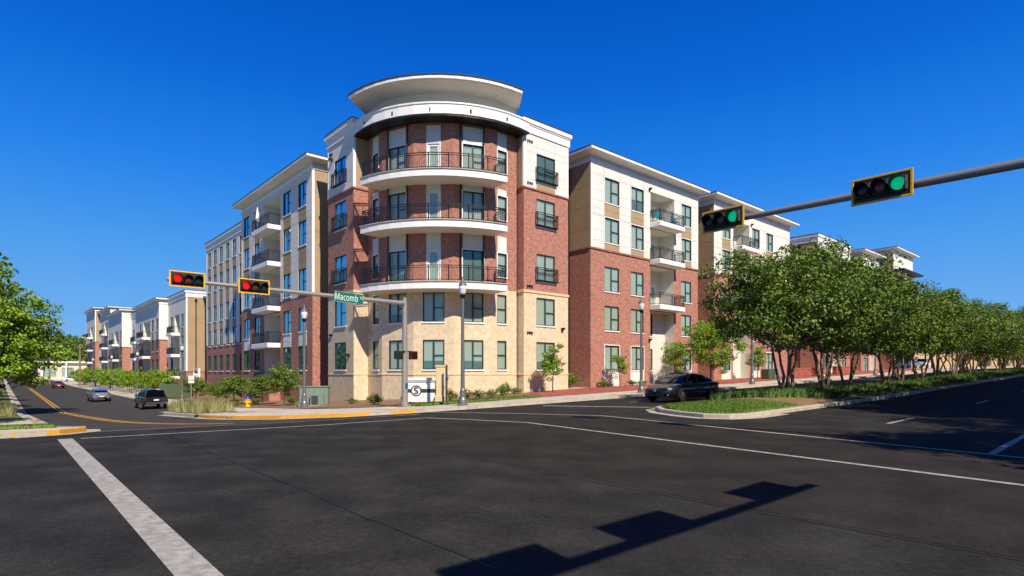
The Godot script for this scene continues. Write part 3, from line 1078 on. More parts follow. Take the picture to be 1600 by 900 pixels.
# a block along the avenue: front at L = l0
func avenue_block(label: String, x0: float, x1: float, l0: float, y_top: float, brick_top: float, cols: Array, recs: Array, style: String, link: float, ends := []) -> Node3D:
	var b := thing("apartment_building", label, "building", on((x0 + x1) / 2, l0), "blocks of the apartment complex")
	var p := Vector2(x0, l0)
	var q := Vector2(x1, l0)
	var yb := -1.0
	var wtop := y_top - 0.7 if style == "cornice" else y_top - 0.9
	var opens := []
	var spans := []
	for c in cols:
		for r in 5:
			var ground: bool = r == 4 and c.size() > 2
			opens.push_back([c[0] - x0, c[1] - x0, TOPS[r] - WH, TOPS[r], "trimmed" if TOPS[r] > brick_top or ground else "win"])
			if ground: spans.push_back([c[0] - x0 - 0.1, c[1] - x0 + 0.1, yb, TOPS[r] - WH, "panel_white"])
		var prev := brick_top
		for r in [2, 1, 0]:
			if TOPS[r] - WH > brick_top:
				spans.push_back([c[0] - x0, c[1] - x0, prev, TOPS[r] - WH, "panel_tan"])
				prev = TOPS[r]
	for c in recs:
		var s0: float = c[0] - x0
		var s1: float = c[1] - x0
		var w := s1 - s0
		var fl := [15.0, 11.7, 7.7]
		var tp := [17.75, 14.5, 11.2]
		for k in 3:
			opens.push_back([s0, s1, fl[k], tp[k], "recess", 1.5, [[0.15, 1.75, fl[k] + 0.05, fl[k] + 2.25, "win"], [2.1, 3.1, fl[k] + 0.02, fl[k] + 2.25, "door"]]])
			balcony(b, p, q, s0, s1, fl[k])
		opens.push_back([s0, s1, yb, 7.2, "recess", 1.0, [[0.1, 0.85, 5.1, 7.0, "win"], [1.0, 1.75, 5.1, 7.0, "win"], [0.1, 0.85, 1.95, 3.9, "win"], [1.0, 1.75, 1.95, 3.9, "win"]]])
	var bands := [[yb, brick_top, "brick"], [brick_top, wtop, "panel_white"]]
	facade(b, p, q, bands, opens, spans, {rows = [13.2, 16.4], boards = [[0.0, brick_top + 0.06, wtop], [99.0, brick_top + 0.06, wtop]], reveal = "frame_dark", sill = "trim"})
	for e in [[0.0, recs[0][0] - x0 if recs else x1 - x0], [recs[0][1] - x0 if recs else x1 - x0, x1 - x0]]:
		if e[1] - e[0] < 0.2: continue
		var lm := MB.new()
		lm.box(W(x0 + (e[0] + e[1]) / 2, brick_top, l0 - 0.03), Vector3(e[1] - e[0], 0.14, 0.12))
		part(b, "ledge", lm, mats.brick_soldier)
	var dep := 14.0
	var sb := [[yb, brick_top, "brick"], [brick_top, wtop, "panel_tan"]]
	facade(b, Vector2(x0, l0 + dep), p, sb, [], [], {rows = [13.2, 15.0, 16.6], cuts = [dep - 2.0, dep - 3.4], ledges = [brick_top]})
	facade(b, q, Vector2(x1, l0 + dep), sb, [], [], {ledges = [brick_top]})
	facade(b, Vector2(x1, l0 + dep), Vector2(x0, l0 + dep), [[yb, wtop, "panel_tan"]], [])
	var path := [Vector2(x0, l0 + dep), p, q, Vector2(x1, l0 + dep)]
	if style == "cornice": cornice(b, path, y_top, 0.85)
	else: parapet(b, path, y_top)
	roof(b, PackedVector2Array(path), wtop - 0.1)
	downspout(b, x0 - 0.08, l0 + 2.3, 0.5, wtop - 0.4)
	if link > 0:
		var lk := MB.new()
		lk.box(W(x0 - link / 2, 8.5, l0 + 6.0), Vector3(link, 19.0, 4.0))
		part(b, "link_wing", lk, mats.panel_tan)
		var lb := MB.new()
		lb.box(W(x0 - link / 2, 5.0, l0 + 3.97), Vector3(link - 0.01, 13.3, 0.08))
		part(b, "link_brick_wall", lb, mats.brick)
	wall_lamp(b, W(x0 + 7.8, 17.9, l0), Vector3.BACK)
	wall_lamp(b, W(x0 + 7.8, 4.6, l0), Vector3.BACK)
	return b

# a block along the side street: front at x = x0, from lmin to lmax
func side_block(label: String, lmin: float, lmax: float, x0: float, y_top: float, brick_top: float, tops: Array, cols: Array, recs: Array, style: String, o := {}) -> Node3D:
	var b := thing("apartment_building", label, "building", on(x0, (lmin + lmax) / 2), "blocks of the apartment complex")
	var p := Vector2(x0, lmax)
	var q := Vector2(x0, lmin)
	var yb := -3.2
	var wtop := y_top - 0.7 if style == "cornice" else y_top - 0.9
	var wh: float = o.get("wh", WH)
	var opens := []
	var spans := []
	for c in cols:
		var s0: float = lmax - c[1]
		var s1: float = lmax - c[0]
		var prev := brick_top
		for r in range(tops.size() - 1, -1, -1):
			opens.push_back([s0, s1, tops[r] - wh, tops[r], "win"])
			if tops[r] - wh > brick_top:
				spans.push_back([s0, s1, prev, tops[r] - wh, "panel_tan"])
				prev = tops[r]
		if o.get("low_span", false):
			spans.push_back([s0, s1, tops[-1], tops[-2] - wh, "panel_white"])
	for c in recs:
		var s0: float = lmax - c[1]
		var s1: float = lmax - c[0]
		for k in o.floors.size():
			var fl: float = o.floors[k]
			var tp: float = o.heads[k]
			opens.push_back([s0, s1, fl, tp, "recess", 1.5, [[0.3, 1.6, fl + 0.05, fl + 2.2, "win"], [2.0, 3.0, fl + 0.02, fl + 2.2, "door"]]])
			if fl > G(x0, lmin) + 1.5: balcony(b, p, q, s0, s1 + 0.6 if o.get("long", false) else s1, fl, 1.15)
			else:
				var lo := MB.new()
				lo.box(W(x0 - 0.5, (yb + fl) / 2, (c[0] + c[1]) / 2), Vector3(1.0, fl - yb, c[1] - c[0]))
				var pw := part(b, "patio_wall", lo, mats.brick)
				railing(pw, [W(x0 - 0.05, fl, c[1]), W(x0 - 0.95, fl, c[1]), W(x0 - 0.95, fl, c[0]), W(x0 - 0.05, fl, c[0])])
	var kind: String = o.get("kind", "panel_white")
	facade(b, p, q, [[yb, brick_top, "brick"], [brick_top, wtop, kind]], opens, spans, {rows = o.get("rows", []), boards = [[0.0, brick_top + 0.06, wtop], [99.0, brick_top + 0.06, wtop]], glass = o.get("glass", "glass_dark"), ledges = o.get("ledges", [])})
	var dep: float = o.get("dep", 14.0)
	var sb := [[yb, o.get("side_brick", brick_top), "brick"], [o.get("side_brick", brick_top), wtop, o.get("side", "panel_tan")]]
	facade(b, Vector2(x0 + dep, lmax), p, [[yb, wtop, "panel_tan"]], [])
	facade(b, q, Vector2(x0 + dep, lmin), sb, [], [], {rows = o.get("side_rows", [13.2, 16.4]), cuts = o.get("side_cuts", [2.2]), ledges = [o.get("side_brick", brick_top)], boards = [[0.0, o.get("side_brick", brick_top) + 0.06, wtop]]})
	facade(b, Vector2(x0 + dep, lmin), Vector2(x0 + dep, lmax), [[yb, wtop, "panel_tan"]], [])
	var path := [Vector2(x0 + dep, lmax), p, q, Vector2(x0 + dep, lmin)]
	if style == "cornice": cornice(b, path, y_top, o.get("out", 0.8))
	else: parapet(b, path, y_top)
	roof(b, PackedVector2Array(path), wtop - 0.1)
	if o.get("link", 0.0) > 0:
		var lk := MB.new()
		lk.box(W(x0 + 6.0, 7.5, lmin - o.link / 2), Vector3(4.0, 20.0, o.link))
		part(b, "link_wing", lk, mats.panel_tan)
		var lb := MB.new()
		lb.box(W(x0 + 3.97, 5.0, lmin - o.link / 2), Vector3(0.08, 13.3, o.link - 0.01))
		part(b, "link_brick_wall", lb, mats.brick)
	return b

func buildings() -> void:
	corner_building()
	# along the avenue
	avenue_block("white and brick block with teal chairs on a balcony, next to the curved corner building", 35.2, 51.0, 30.5, 19.45, 11.7, [[36.9, 38.8, 1], [40.4, 42.2, 1], [48.1, 49.8, 1]], [[43.2, 46.9]], "cornice", 2.6)
	var d := avenue_block("white and brick block with overhanging cornice behind the mast arm with green lights", 54.0, 71.5, 30.5, 19.7, 11.7, [[55.6, 57.3, 1], [62.0, 63.8, 1], [65.4, 67.1, 1]], [[57.9, 61.4]], "cornice", 3.0)
	avenue_block("white block with plain parapet and wide tan end wall above the median trees", 80.0, 91.5, 30.5, 19.9, 11.7, [[82.0, 83.8], [88.2, 90.0]], [[84.3, 87.8]], "parapet", 8.5)
	avenue_block("narrow white block with low cornice beyond the plain parapet block", 96.0, 104.0, 30.5, 20.0, 11.7, [[97.2, 99.0]], [[99.8, 103.2]], "cornice", 4.5)
	var g := avenue_block("brick end block with dark canopy, far end of the avenue row", 107.5, 118.0, 29.5, 21.8, 17.5, [[109.0, 110.8], [114.6, 116.2]], [], "cornice", 3.5)
	var cn := MB.new()
	cn.box(W(113.0, 18.2, 28.75), Vector3(10.9, 0.28, 1.5))
	part(g, "canopy", cn, mats.bronze)
	var entry := MB.new()
	for k in 4: entry.box(W(109.5 + k * 2.2, 3.2, 29.46), Vector3(1.6, 2.6, 0.08))
	part(g, "shop_window", entry, mats.car_glass)
	d.set_meta("label", "white and brick block with overhanging cornice behind the green traffic lights")
	# along the side street
	side_block("white and brick block with stacked corner balconies beside the side street", 46.0, 64.3, 19.0, 19.2, 8.1, TOPS, [[47.2, 48.9], [50.6, 52.4], [58.7, 60.2], [61.8, 63.5]], [[53.2, 57.4]], "cornice", {floors = [15.0, 11.7, 7.7, 4.4, 0.8], heads = [17.7, 14.5, 11.2, 7.2, 3.9], low_span = true, rows = [13.2, 16.4], link = 3.0, ledges = []})
	var cols := []
	for k in 8: cols.push_back([64.9 + k * 2.75, 66.3 + k * 2.75])
	side_block("long grey block with a grid of windows and tan panels, low brick base", 64.3, 86.3, 21.0, 19.1, 5.3, TOPS, cols, [], "plain", {rows = [], side_rows = [13.2], low_span = false})
	# the lower row further down the side street
	var t4 := [10.3, 7.05, 3.9, 0.85]
	var rest := {floors = [7.6, 4.45, 1.2], heads = [10.4, 7.1, 3.95], rows = [7.3], wh = 1.9, side_rows = [6.0, 9.5], glass = "glass_dark"}
	var hb := side_block("lower four-storey block with big tan end wall by the green utility cabinet", 93.2, 105.0, 20.0, 13.6, 1.9, t4, [[94.6, 96.2], [101.4, 103.0]], [[97.2, 100.4]], "parapet", rest.merged({side_brick = 1.9, dep = 16.0}))
	downspout(hb, 21.25, 93.1, 0.0, 12.3)
	side_block("lower block with brick pier and deep balconies beyond the tan end wall", 105.0, 126.0, 18.8, 13.5, 6.9, t4, [[106.0, 107.6], [109.5, 111.2], [120.5, 122.0]], [[112.5, 118.5]], "cornice", rest.merged({out = 0.6, side_brick = 6.9, side = "panel_white"}))
	side_block("recessed white and tan block between two brick blocks", 126.0, 140.5, 20.2, 13.7, 1.9, t4, [[127.0, 128.6], [137.0, 138.6]], [[130.0, 134.5]], "parapet", rest.merged({side = "panel_white"}))
	side_block("brick and white block with stacked balconies further down the side street", 140.5, 160.5, 18.6, 14.6, 6.9, t4, [[141.6, 143.2], [154.0, 155.6]], [[145.0, 151.0]], "cornice", rest.merged({out = 0.6, side = "panel_white"}))
	side_block("tall white block with broad white end wall far down the side street", 160.5, 179.0, 19.0, 16.9, 1.9, [13.6, 10.3, 7.05, 3.9, 0.85], [[162.0, 163.6], [173.0, 174.6]], [[165.0, 170.5]], "cornice", rest.merged({floors = [10.8, 7.6, 4.45, 1.2], heads = [13.6, 10.4, 7.1, 3.95], side = "panel_white", out = 0.6}, true))
	side_block("brick end block with dark canopy at the far end of the side street row", 179.0, 198.0, 18.0, 18.2, 9.5, [13.6, 10.3, 7.05, 3.9, 0.85], [[180.5, 182.2], [194.0, 195.6]], [[184.0, 189.0]], "cornice", rest.merged({floors = [10.8, 7.6, 4.45, 1.2], heads = [13.6, 10.4, 7.1, 3.95], out = 0.6}, true))

# ---------------------------------------------------------------- ground, kerbs, markings
func slab_mesh(x0: float, l0: float, x1: float, l1: float, y0: float, y1: float, g := 0.012) -> MB:
	var m := MB.new()
	var c := [Vector2(x0 + g, l0 + g), Vector2(x1 - g, l0 + g), Vector2(x1 - g, l1 - g), Vector2(x0 + g, l1 - g)]
	var t := []
	var b := []
	for p in c:
		t.push_back(on(p.x, p.y, y1)); b.push_back(on(p.x, p.y, y0))
	m.quad(t[0], t[1], t[2], t[3])
	for i in 4:
		var j := (i + 1) % 4
		m.quad(b[i], b[j], t[j], t[i])
	return m

func line(mb: MB, x0: float, l0: float, x1: float, l1: float, w: float, dy := 0.009) -> void:
	var a := Vector2(x0, l0)
	var b := Vector2(x1, l1)
	var s := (b - a).normalized().orthogonal() * w / 2
	lay(mb, PackedVector2Array([a + s, b + s, b - s, a - s]), dy)

func ribbon(mb: MB, path: Array, w: float, dy: float) -> void:
	for i in path.size() - 1:
		var a: Vector2 = path[i]
		var b: Vector2 = path[i + 1]
		var ta: Vector2 = (path[i + 1] - path[maxi(i - 1, 0)]).normalized().orthogonal() * w / 2
		var tb: Vector2 = (path[mini(i + 2, path.size() - 1)] - a).normalized().orthogonal() * w / 2
		lay(mb, PackedVector2Array([a + ta, b + tb, b - tb, a - ta]), dy)

func shifted(path: PackedVector2Array, d: float) -> PackedVector2Array:
	var r := PackedVector2Array()
	for i in path.size():
		var t := (path[mini(i + 1, path.size() - 1)] - path[maxi(i - 1, 0)]).normalized()
		r.push_back(path[i] + Vector2(t.y, -t.x) * d)
	return r

func ground() -> void:
	var g := MB.new()
	lay(g, rect2(-600, -400, 900, 900), -0.08)
	struct("ground", g, mats.ground_green)
	var a := MB.new()
	lay(a, rect2(-80, -60, 13.5, 21.5), 0.0)
	lay(a, rect2(13.5, -3, 240, 21.5), 0.0)
	struct("road", a, mats.asphalt)
	var a2 := MB.new()
	lay(a2, rect2(0.8, 21.5, 12.2, 300), 0.0)
	struct("road", a2, mats.asphalt_old)
	var a3 := MB.new()
	lay(a3, P2([7.1, -6, 13.0, -6, 13.0, -2.9, 16.9, -2.9, 17.4, 9.0, 13.5, 14.5, 9.6, 17.6, 7.7, 14.0, 7.3, 9.0]), 0.004)
	struct("road_patch", a3, mats.asphalt_brown)
	# raised blocks: kerb paths keep the road on their right
	var main := P2([12, 300, 12, 47.5, 11.4, 45.6, 8.6, 42.6, 7.5, 41, 7.2, 39, 7.2, 29, 7.5, 26.6, 8.6, 24, 10.4, 22.2, 12.6, 21.5, 240, 21.5])
	var left := P2([-80, 20.9, 0.2, 20.9, 1.3, 21.3, 2.0, 22.3, 2.1, 23.4, 1.6, 24.3, 1.2, 25.2, 1.2, 300])
	var med := P2([240, 14.6, 22, 14.6, 20.6, 14.3, 19.6, 13.4, 18.9, 12, 18.6, 10.9, 18.9, 10.1, 19.8, 9.75, 22, 9.75, 240, 9.75])
	var near := P2([240, -2.4, 18, -2.4, 15.5, -3.4, 14.5, -6, 14.5, -80])
	var walk := MB.new()
	lay(walk, main + P2([240, 300]), 0.125)
	var pave := struct("pavement", walk, mats.concrete)
	var wl := MB.new()
	lay(wl, left + P2([-80, 300]), 0.125)
	struct("pavement", wl, mats.concrete)
	var wm := MB.new()
	lay(wm, med, 0.09)
	struct("median", wm, mats.mulch)
	var wn := MB.new()
	lay(wn, near + P2([240, -80]), 0.125)
	struct("pavement", wn, mats.concrete)
	var km := MB.new()
	kerb(km, fine_path(main, 2.0), 0.18, 0.135)
	struct("kerb", km, mats.kerb_concrete)
	var kl := MB.new()
	kerb(kl, fine_path(left, 2.0), 0.18, 0.135)
	struct("kerb", kl, mats.kerb_concrete)
	var kd := MB.new()
	kerb(kd, fine_path(med, 2.0), 0.22, 0.15)
	struct("kerb", kd, mats.kerb_concrete)
	var kn := MB.new()
	kerb(kn, fine_path(near, 2.0), 0.18, 0.135)
	struct("kerb", kn, mats.kerb_concrete)
	# gutter strips of paler concrete along the kerbs
	var gu := MB.new()
	ribbon(gu, fine_path(shifted(med.slice(1, 9), 0.2), 1.0), 0.4, 0.006)
	ribbon(gu, fine_path(shifted(main.slice(5, 12), 0.2), 4.0), 0.4, 0.006)
	ribbon(gu, fine_path(shifted(left.slice(1, 8), 0.2), 4.0), 0.4, 0.006)
	struct("gutter", gu, mats.kerb_concrete)
	# yellow paint on kerbs
	var ky := MB.new()
	kerb(ky, fine_path(shifted(P2([7.2, 31.5, 7.2, 29, 7.5, 26.6, 8.6, 24, 10.4, 22.2, 11.4, 21.85]), 0.004), 1.0), 0.17, 0.14, 0.0)
	kerb(ky, fine_path(shifted(P2([12.3, 21.58, 12.6, 21.5, 13.4, 21.5]), 0.004), 1.0), 0.17, 0.14, 0.0)
	kerb(ky, fine_path(shifted(P2([1.0, 21.19, 1.3, 21.3, 2.0, 22.3, 2.1, 23.4]), 0.004), 1.0), 0.17, 0.14, 0.0)
	kerb(ky, fine_path(shifted(P2([-4.0, 20.9, 0.3, 20.92]), 0.004), 1.0), 0.17, 0.14, 0.0)
	kerb(ky, fine_path(shifted(P2([1.2, 30.0, 1.2, 33.0]), 0.004), 1.0), 0.17, 0.14, 0.0)
	struct("kerb_paint", ky, mats.paint_yellow)
	# concrete slabs of the pavement along the avenue and round the corner
	for i in 34:
		for j in 2:
			var x := 13.2 + i * 1.5
			part(pave, "slab", slab_mesh(x, 21.7 + j * 1.45, x + 1.5, 21.7 + (j + 1) * 1.45, 0.1, 0.137 + 0.003 * ((i * 7 + j * 3) % 3)), mats.concrete)
	for i in 9:
		for j in 2:
			var l := 27.0 + i * 1.6
			part(pave, "slab", slab_mesh(7.4 + j * 2.3, l, 7.4 + (j + 1) * 2.3, l + 1.6, 0.1, 0.137 + 0.003 * ((i * 5 + j) % 3)), mats.concrete)
	var pv := MB.new()
	lay(pv, P2([23.6, 26.4, 25, 24.75, 118, 24.75, 118, 30.42, 33, 30.42, 28.0, 30.42, 28.0, 28.9]), 0.141)
	struct("brick_pavement", pv, mats.brick_pavers)
	var ml := MB.new()
	lay(ml, P2([16.0, 26.9, 22.9, 26.4, 27.8, 28.8, 27.9, 31.0, 24.5, 31.2, 22.0, 33.0, 20.2, 36.0, 20.1, 38.6, 19, 38.7, 18.9, 64.2, 20.9, 64.4, 20.9, 92.8, 14.8, 92.8, 14.8, 50, 12.6, 46, 12.6, 31, 13.6, 28.5]), 0.15)
	struct("planting_bed", ml, mats.mulch)
	var lw := MB.new()
	lay(lw, P2([15.9, 24.95, 24.6, 24.75, 23.2, 26.3, 15.9, 26.75]), 0.15)
	struct("lawn", lw, mats.lawn_soil)
	var l2 := MB.new()
	lay(l2, P2([-0.6, 24.0, 1.4, 23.6, 1.25, 24.4, -0.6, 25.2]), 0.14)
	lay(l2, P2([-30, 34, 0.9, 34, 0.9, 300, -30, 300]), 0.14)
	lay(l2, P2([7.5, 33.0, 9.6, 33.0, 9.9, 41.5, 8.6, 42.0, 7.6, 40.2]), 0.165)
	struct("verge", l2, mats.lawn_soil)
	var dr := MB.new()
	lay(dr, P2([20.5, 25.4, 22.6, 25.3, 22.5, 25.75, 20.4, 25.85]), 0.165)
	struct("utility_cover", dr, mats.concrete)
	# mound of the median
	var mo := MB.new()
	var ls := [9.98, 10.6, 11.4, 12.2, 13.0, 13.8, 14.38]
	var x := 20.2
	while x < 140:
		var st := 1.0 if x < 40 else 4.0
		for k in 6:
			mo.quad(median_at(x, ls[k]), median_at(x + st, ls[k]), median_at(x + st, ls[k + 1]), median_at(x, ls[k + 1]))
		x += st
	struct("median_mound", mo, mats.lawn_soil)
	var mm := MB.new()
	for i in 10:
		for k in 6:
			var xx := 23.4 + i * 0.75 + (k % 2) * 0.2
			mm.quad(median_at(xx, ls[k], 0.012), median_at(xx + 0.75, ls[k], 0.012), median_at(xx + 0.75, ls[k + 1], 0.012), median_at(xx, ls[k + 1], 0.012))
	struct("mulch_bed", mm, mats.mulch)
	# markings
	var w := MB.new()
	line(w, 1.28, 19.2, 1.28, -3.0, 0.32)
	line(w, 1.6, 19.05, 11.9, 18.35, 0.13)
	line(w, 2.1, 21.75, 12.6, 19.9, 0.12)
	ribbon(w, fine_path(P2([11.9, 18.35, 12.6, 16.4, 13.2, 14.2, 11.5, 1.2, 11.2, -2.0]), 3.0), 0.14, 0.009)
	ribbon(w, fine_path(P2([13.6, 20.6, 15.4, 17.4, 16.9, 14.1, 14.8, 1.8, 14.5, -1.0]), 3.0), 0.14, 0.009)
	line(w, 19.4, 19.8, 21.9, 14.9, 0.28)
	line(w, 14.9, 2.4, 22.0, 2.45, 0.14)
	for k in 8: line(w, 20.4 + k * 12.2, 5.75, 23.0 + k * 12.2, 5.75, 0.13)
	for k in 6: line(w, 25.5 + k * 12.2, 2.45, 28.1 + k * 12.2, 2.45, 0.13)
	for k in 9: line(w, 9.3, 46.5 + k * 6.4, 11.8, 46.5 + k * 6.4, 0.1)
	for k in 8: line(w, 24.0 + k * 12.0, 18.2, 27.0 + k * 12.0, 18.2, 0.12)
	struct("road_marking", w, mats.paint_white)
	var y := MB.new()
	for s in [-0.14, 0.14]:
		ribbon(y, fine_path(shifted(P2([4.6, 170, 4.3, 120, 3.9, 60, 3.75, 44, 3.8, 34, 4.0, 29, 4.5, 26, 5.2, 23.8, 6.2, 22.3]), s), 2.0), 0.13, 0.009)
	struct("road_marking", y, mats.paint_yellow)
	# tar-filled cracks
	var tc := MB.new()
	var r := RandomNumberGenerator.new()
	r.seed = 8
	for c in [[7.12, 17.5, 7.08, -4.0], [1.9, 13.0, 6.9, 12.2], [3.5, 19.0, 3.3, 4.0], [9.6, 17.0, 17.2, 8.0]]:
		var pth := []
		for k in 25:
			var t := k / 24.0
			pth.push_back(Vector2(lerpf(c[0], c[2], t) + r.randfn(0, 0.02), lerpf(c[1], c[3], t) + r.randfn(0, 0.02)))
		ribbon(tc, pth, 0.022, 0.0075)
	struct("tar_seam", tc, mats.tar)
	for mh in [[6.4, 33.0]]:
		var mb := MB.new()
		mb.lathe(on(mh[0], mh[1], 0.0085), [Vector2(0.36, 0.0), Vector2(0.34, 0.008), Vector2(0.0, 0.009)], 20)
		struct("manhole_cover", mb, mats.roof_dark)

func median_at(x: float, l: float, dy := 0.0) -> Vector3:
	var t := clampf((l - 9.98) / 4.4, 0, 1)
	var e := clampf((x - 20.2) / 4.0, 0, 1)
	return on(x, l, 0.13 + dy + 0.26 * sin(t * PI) * e)

# ---------------------------------------------------------------- plants
func leaf_quad(mb: MB, p: Vector3, n: Vector3, d: Vector3, s: float) -> void:
	# a leaf: rhombus folded a little along its midrib
	var side := n.cross(d).normalized()
	var a := p - d * s * 0.5
	var b := p + d * s * 0.5
	var w := s * 0.30
	var up := n * s * 0.06
	var i := mb.v.size()
	var nl := (n - side * 0.35).normalized()
	var nr := (n + side * 0.35).normalized()
	mb.vert(a, n); mb.vert(p - side * w + up, nl); mb.vert(b, n); mb.vert(p + side * w + up, nr)
	mb.ix.append_array(PackedInt32Array([i, i + 2, i + 1, i, i + 3, i + 2]))

func unit(r: RandomNumberGenerator) -> Vector3:
	var z := r.randf_range(-1, 1)
	var a := r.randf() * TAU
	var q := sqrt(1 - z * z)
	return Vector3(q * cos(a), z, q * sin(a))

# leaves gathered in clumps inside an ellipsoid; returns clump centres too
func crown(centre: Vector3, rad: Vector3, clumps: int, per: int, leaf: float, cr: float, cols: Array, sd: int, low := -0.75) -> Array:
	var r := RandomNumberGenerator.new()
	r.seed = sd
	var mb := MB.new()
	mb.tinted = true
	var cs := []
	var guard := 0
	while cs.size() < clumps and guard < clumps * 40:
		guard += 1
		var u := unit(r)
		if u.y < low: continue
		var k := pow(r.randf(), 0.38)
		var wob := 1.0 + 0.22 * sin(u.x * 5.0 + sd) * cos(u.z * 4.0 + sd * 0.7) + 0.10 * sin(u.y * 7.0 + u.x * 3.0)
		var c := centre + Vector3(u.x * rad.x, u.y * rad.y, u.z * rad.z) * k * wob
		cs.push_back(c)
	for c in cs:
		var tone := r.randf()
		var sz := cr * r.randf_range(0.65, 1.35)
		var flat := r.randf_range(0.5, 0.8)
		for j in per:
			var u := unit(r)
			var k := pow(r.randf(), 0.45)
			var p: Vector3 = c + Vector3(u.x, u.y * flat, u.z) * sz * k
			var nn := (u * 0.5 + Vector3.UP * 0.55 + unit(r) * 0.75).normalized()
			var d := unit(r).cross(nn).normalized()
			d = (d + Vector3.DOWN * 0.25).normalized()
			nn = (nn - d * nn.dot(d)).normalized()
			var t := clampf(tone * 0.6 + r.randf() * 0.4, 0, 1)
			var a: Color = cols[0]
			mb.col = a.lerp(cols[1], t) if r.randf() > 0.06 else cols[2]
			leaf_quad(mb, p, nn, d, leaf * r.randf_range(0.7, 1.3))
	return [mb.mesh(), cs]

func limb(mb: MB, a: Vector3, b: Vector3, r0: float, r1: float, r: RandomNumberGenerator, bend := 0.12) -> void:
	var ps := []
	var rs := []
	var n := 4
	var l := a.distance_to(b)
	for k in n + 1:
		var t := float(k) / n
		var p := a.lerp(b, t)
		if k > 0 and k < n: p += unit(r) * l * bend * 0.5
		ps.push_back(p); rs.push_back(lerpf(r0, r1, t))
	mb.tube(ps, rs, 7, false)

const GREEN_MID := [Color(0.065, 0.13, 0.012), Color(0.175, 0.26, 0.024), Color(0.26, 0.28, 0.055)]
const GREEN_BRIGHT := [Color(0.12, 0.225, 0.009), Color(0.26, 0.39, 0.022), Color(0.34, 0.42, 0.05)]
const GREEN_DEEP := [Color(0.025, 0.06, 0.014), Color(0.055, 0.105, 0.022), Color(0.09, 0.12, 0.03)]

# several stems rising from one base (median trees)
func stem_tree(called: String, label: String, h: float, rw: float, sd: int, at: Vector3, turn: float, grp: String, cols: Array, stems := 5, leaf := 0.15, clumps := 220, per := 135) -> Node3D:
	var r := RandomNumberGenerator.new()
	r.seed = sd * 31 + 5
	var t := thing(called, label, "tree", at, grp)
	t.rotation.y = turn
	var low := h * 0.20
	var ce := Vector3(0, low + (h - low) * 0.50, 0)
	var cw := crown(ce, Vector3(rw, (h - low) * 0.52, rw), clumps, per, leaf, 0.66, cols, sd, -0.72)
	var m := MB.new()
	var cs: Array = cw[1]
	for k in stems:
		var a := TAU * k / stems + r.randf() * 0.7
		var o := Vector3(cos(a), 0, sin(a))
		var foot := o * 0.10 + Vector3.DOWN * 0.15
		var fork := o * r.randf_range(0.4, 0.9) + Vector3.UP * h * r.randf_range(0.24, 0.34)
		limb(m, foot, fork, 0.085 * r.randf_range(0.8, 1.2), 0.055, r, 0.08)
		for e in 4:
			var best: Vector3 = cs[r.randi() % cs.size()]
			for q in 7:
				var c2: Vector3 = cs[r.randi() % cs.size()]
				if c2.distance_to(fork + o * 1.2 + Vector3.UP) < best.distance_to(fork + o * 1.2 + Vector3.UP): best = c2
			limb(m, fork, best, 0.04, 0.012, r, 0.15)
	piece(t, "trunk", m.mesh(), mats.bark)
	piece(t, "crown", cw[0], mats.leaf)
	return t

# single trunk
func shade_tree(called: String, label: String, h: float, rw: float, low: float, sd: int, at: Vector3, grp: String, cols: Array, leaf := 0.16, clumps := 110, per := 110, cr := 0.7, tr := 0.16) -> Node3D:
	var r := RandomNumberGenerator.new()
	r.seed = sd * 17 + 3
	var t := thing(called, label, "tree", at, grp)
	var ce := Vector3(0, low + (h - low) * 0.5, 0)
	var cw := crown(ce, Vector3(rw, (h - low) * 0.52, rw), clumps, per, leaf, cr, cols, sd, -0.9)
	var m := MB.new()
	var cs: Array = cw[1]
	var top := Vector3(r.randf_range(-0.1, 0.1) * h * 0.2, h * 0.8, r.randf_range(-0.1, 0.1) * h * 0.2)
	limb(m, Vector3.DOWN * 0.2, top, tr, tr * 0.25, r, 0.02)
	for e in mini(14, cs.size()):
		var c: Vector3 = cs[e]
		var f := top * clampf((c.y - rw * 0.35) / top.y, 0.3, 0.95)
		limb(m, f, c, tr * 0.35, tr * 0.08, r, 0.12)
	piece(t, "trunk", m.mesh(), mats.bark_dark)
	piece(t, "crown", cw[0], mats.leaf)
	return t

func shrub(called: String, label: String, h: float, rw: float, sd: int, at: Vector3, grp: String, cols: Array, leaf := 0.09) -> Node3D:
	var t := thing(called, label, "shrub", at, grp)
	var cw := crown(Vector3(0, h * 0.55, 0), Vector3(rw, h * 0.5, rw), 16, 46, leaf, 0.22, cols, sd, -0.9)
	var r := RandomNumberGenerator.new()
	r.seed = sd
	var m := MB.new()
	for k in 5: limb(m, Vector3(0, -0.05, 0), cw[1][k], 0.02, 0.006, r)
	piece(t, "stems", m.mesh(), mats.bark_dark)
	piece(t, "foliage", cw[0], mats.leaf)
	return t

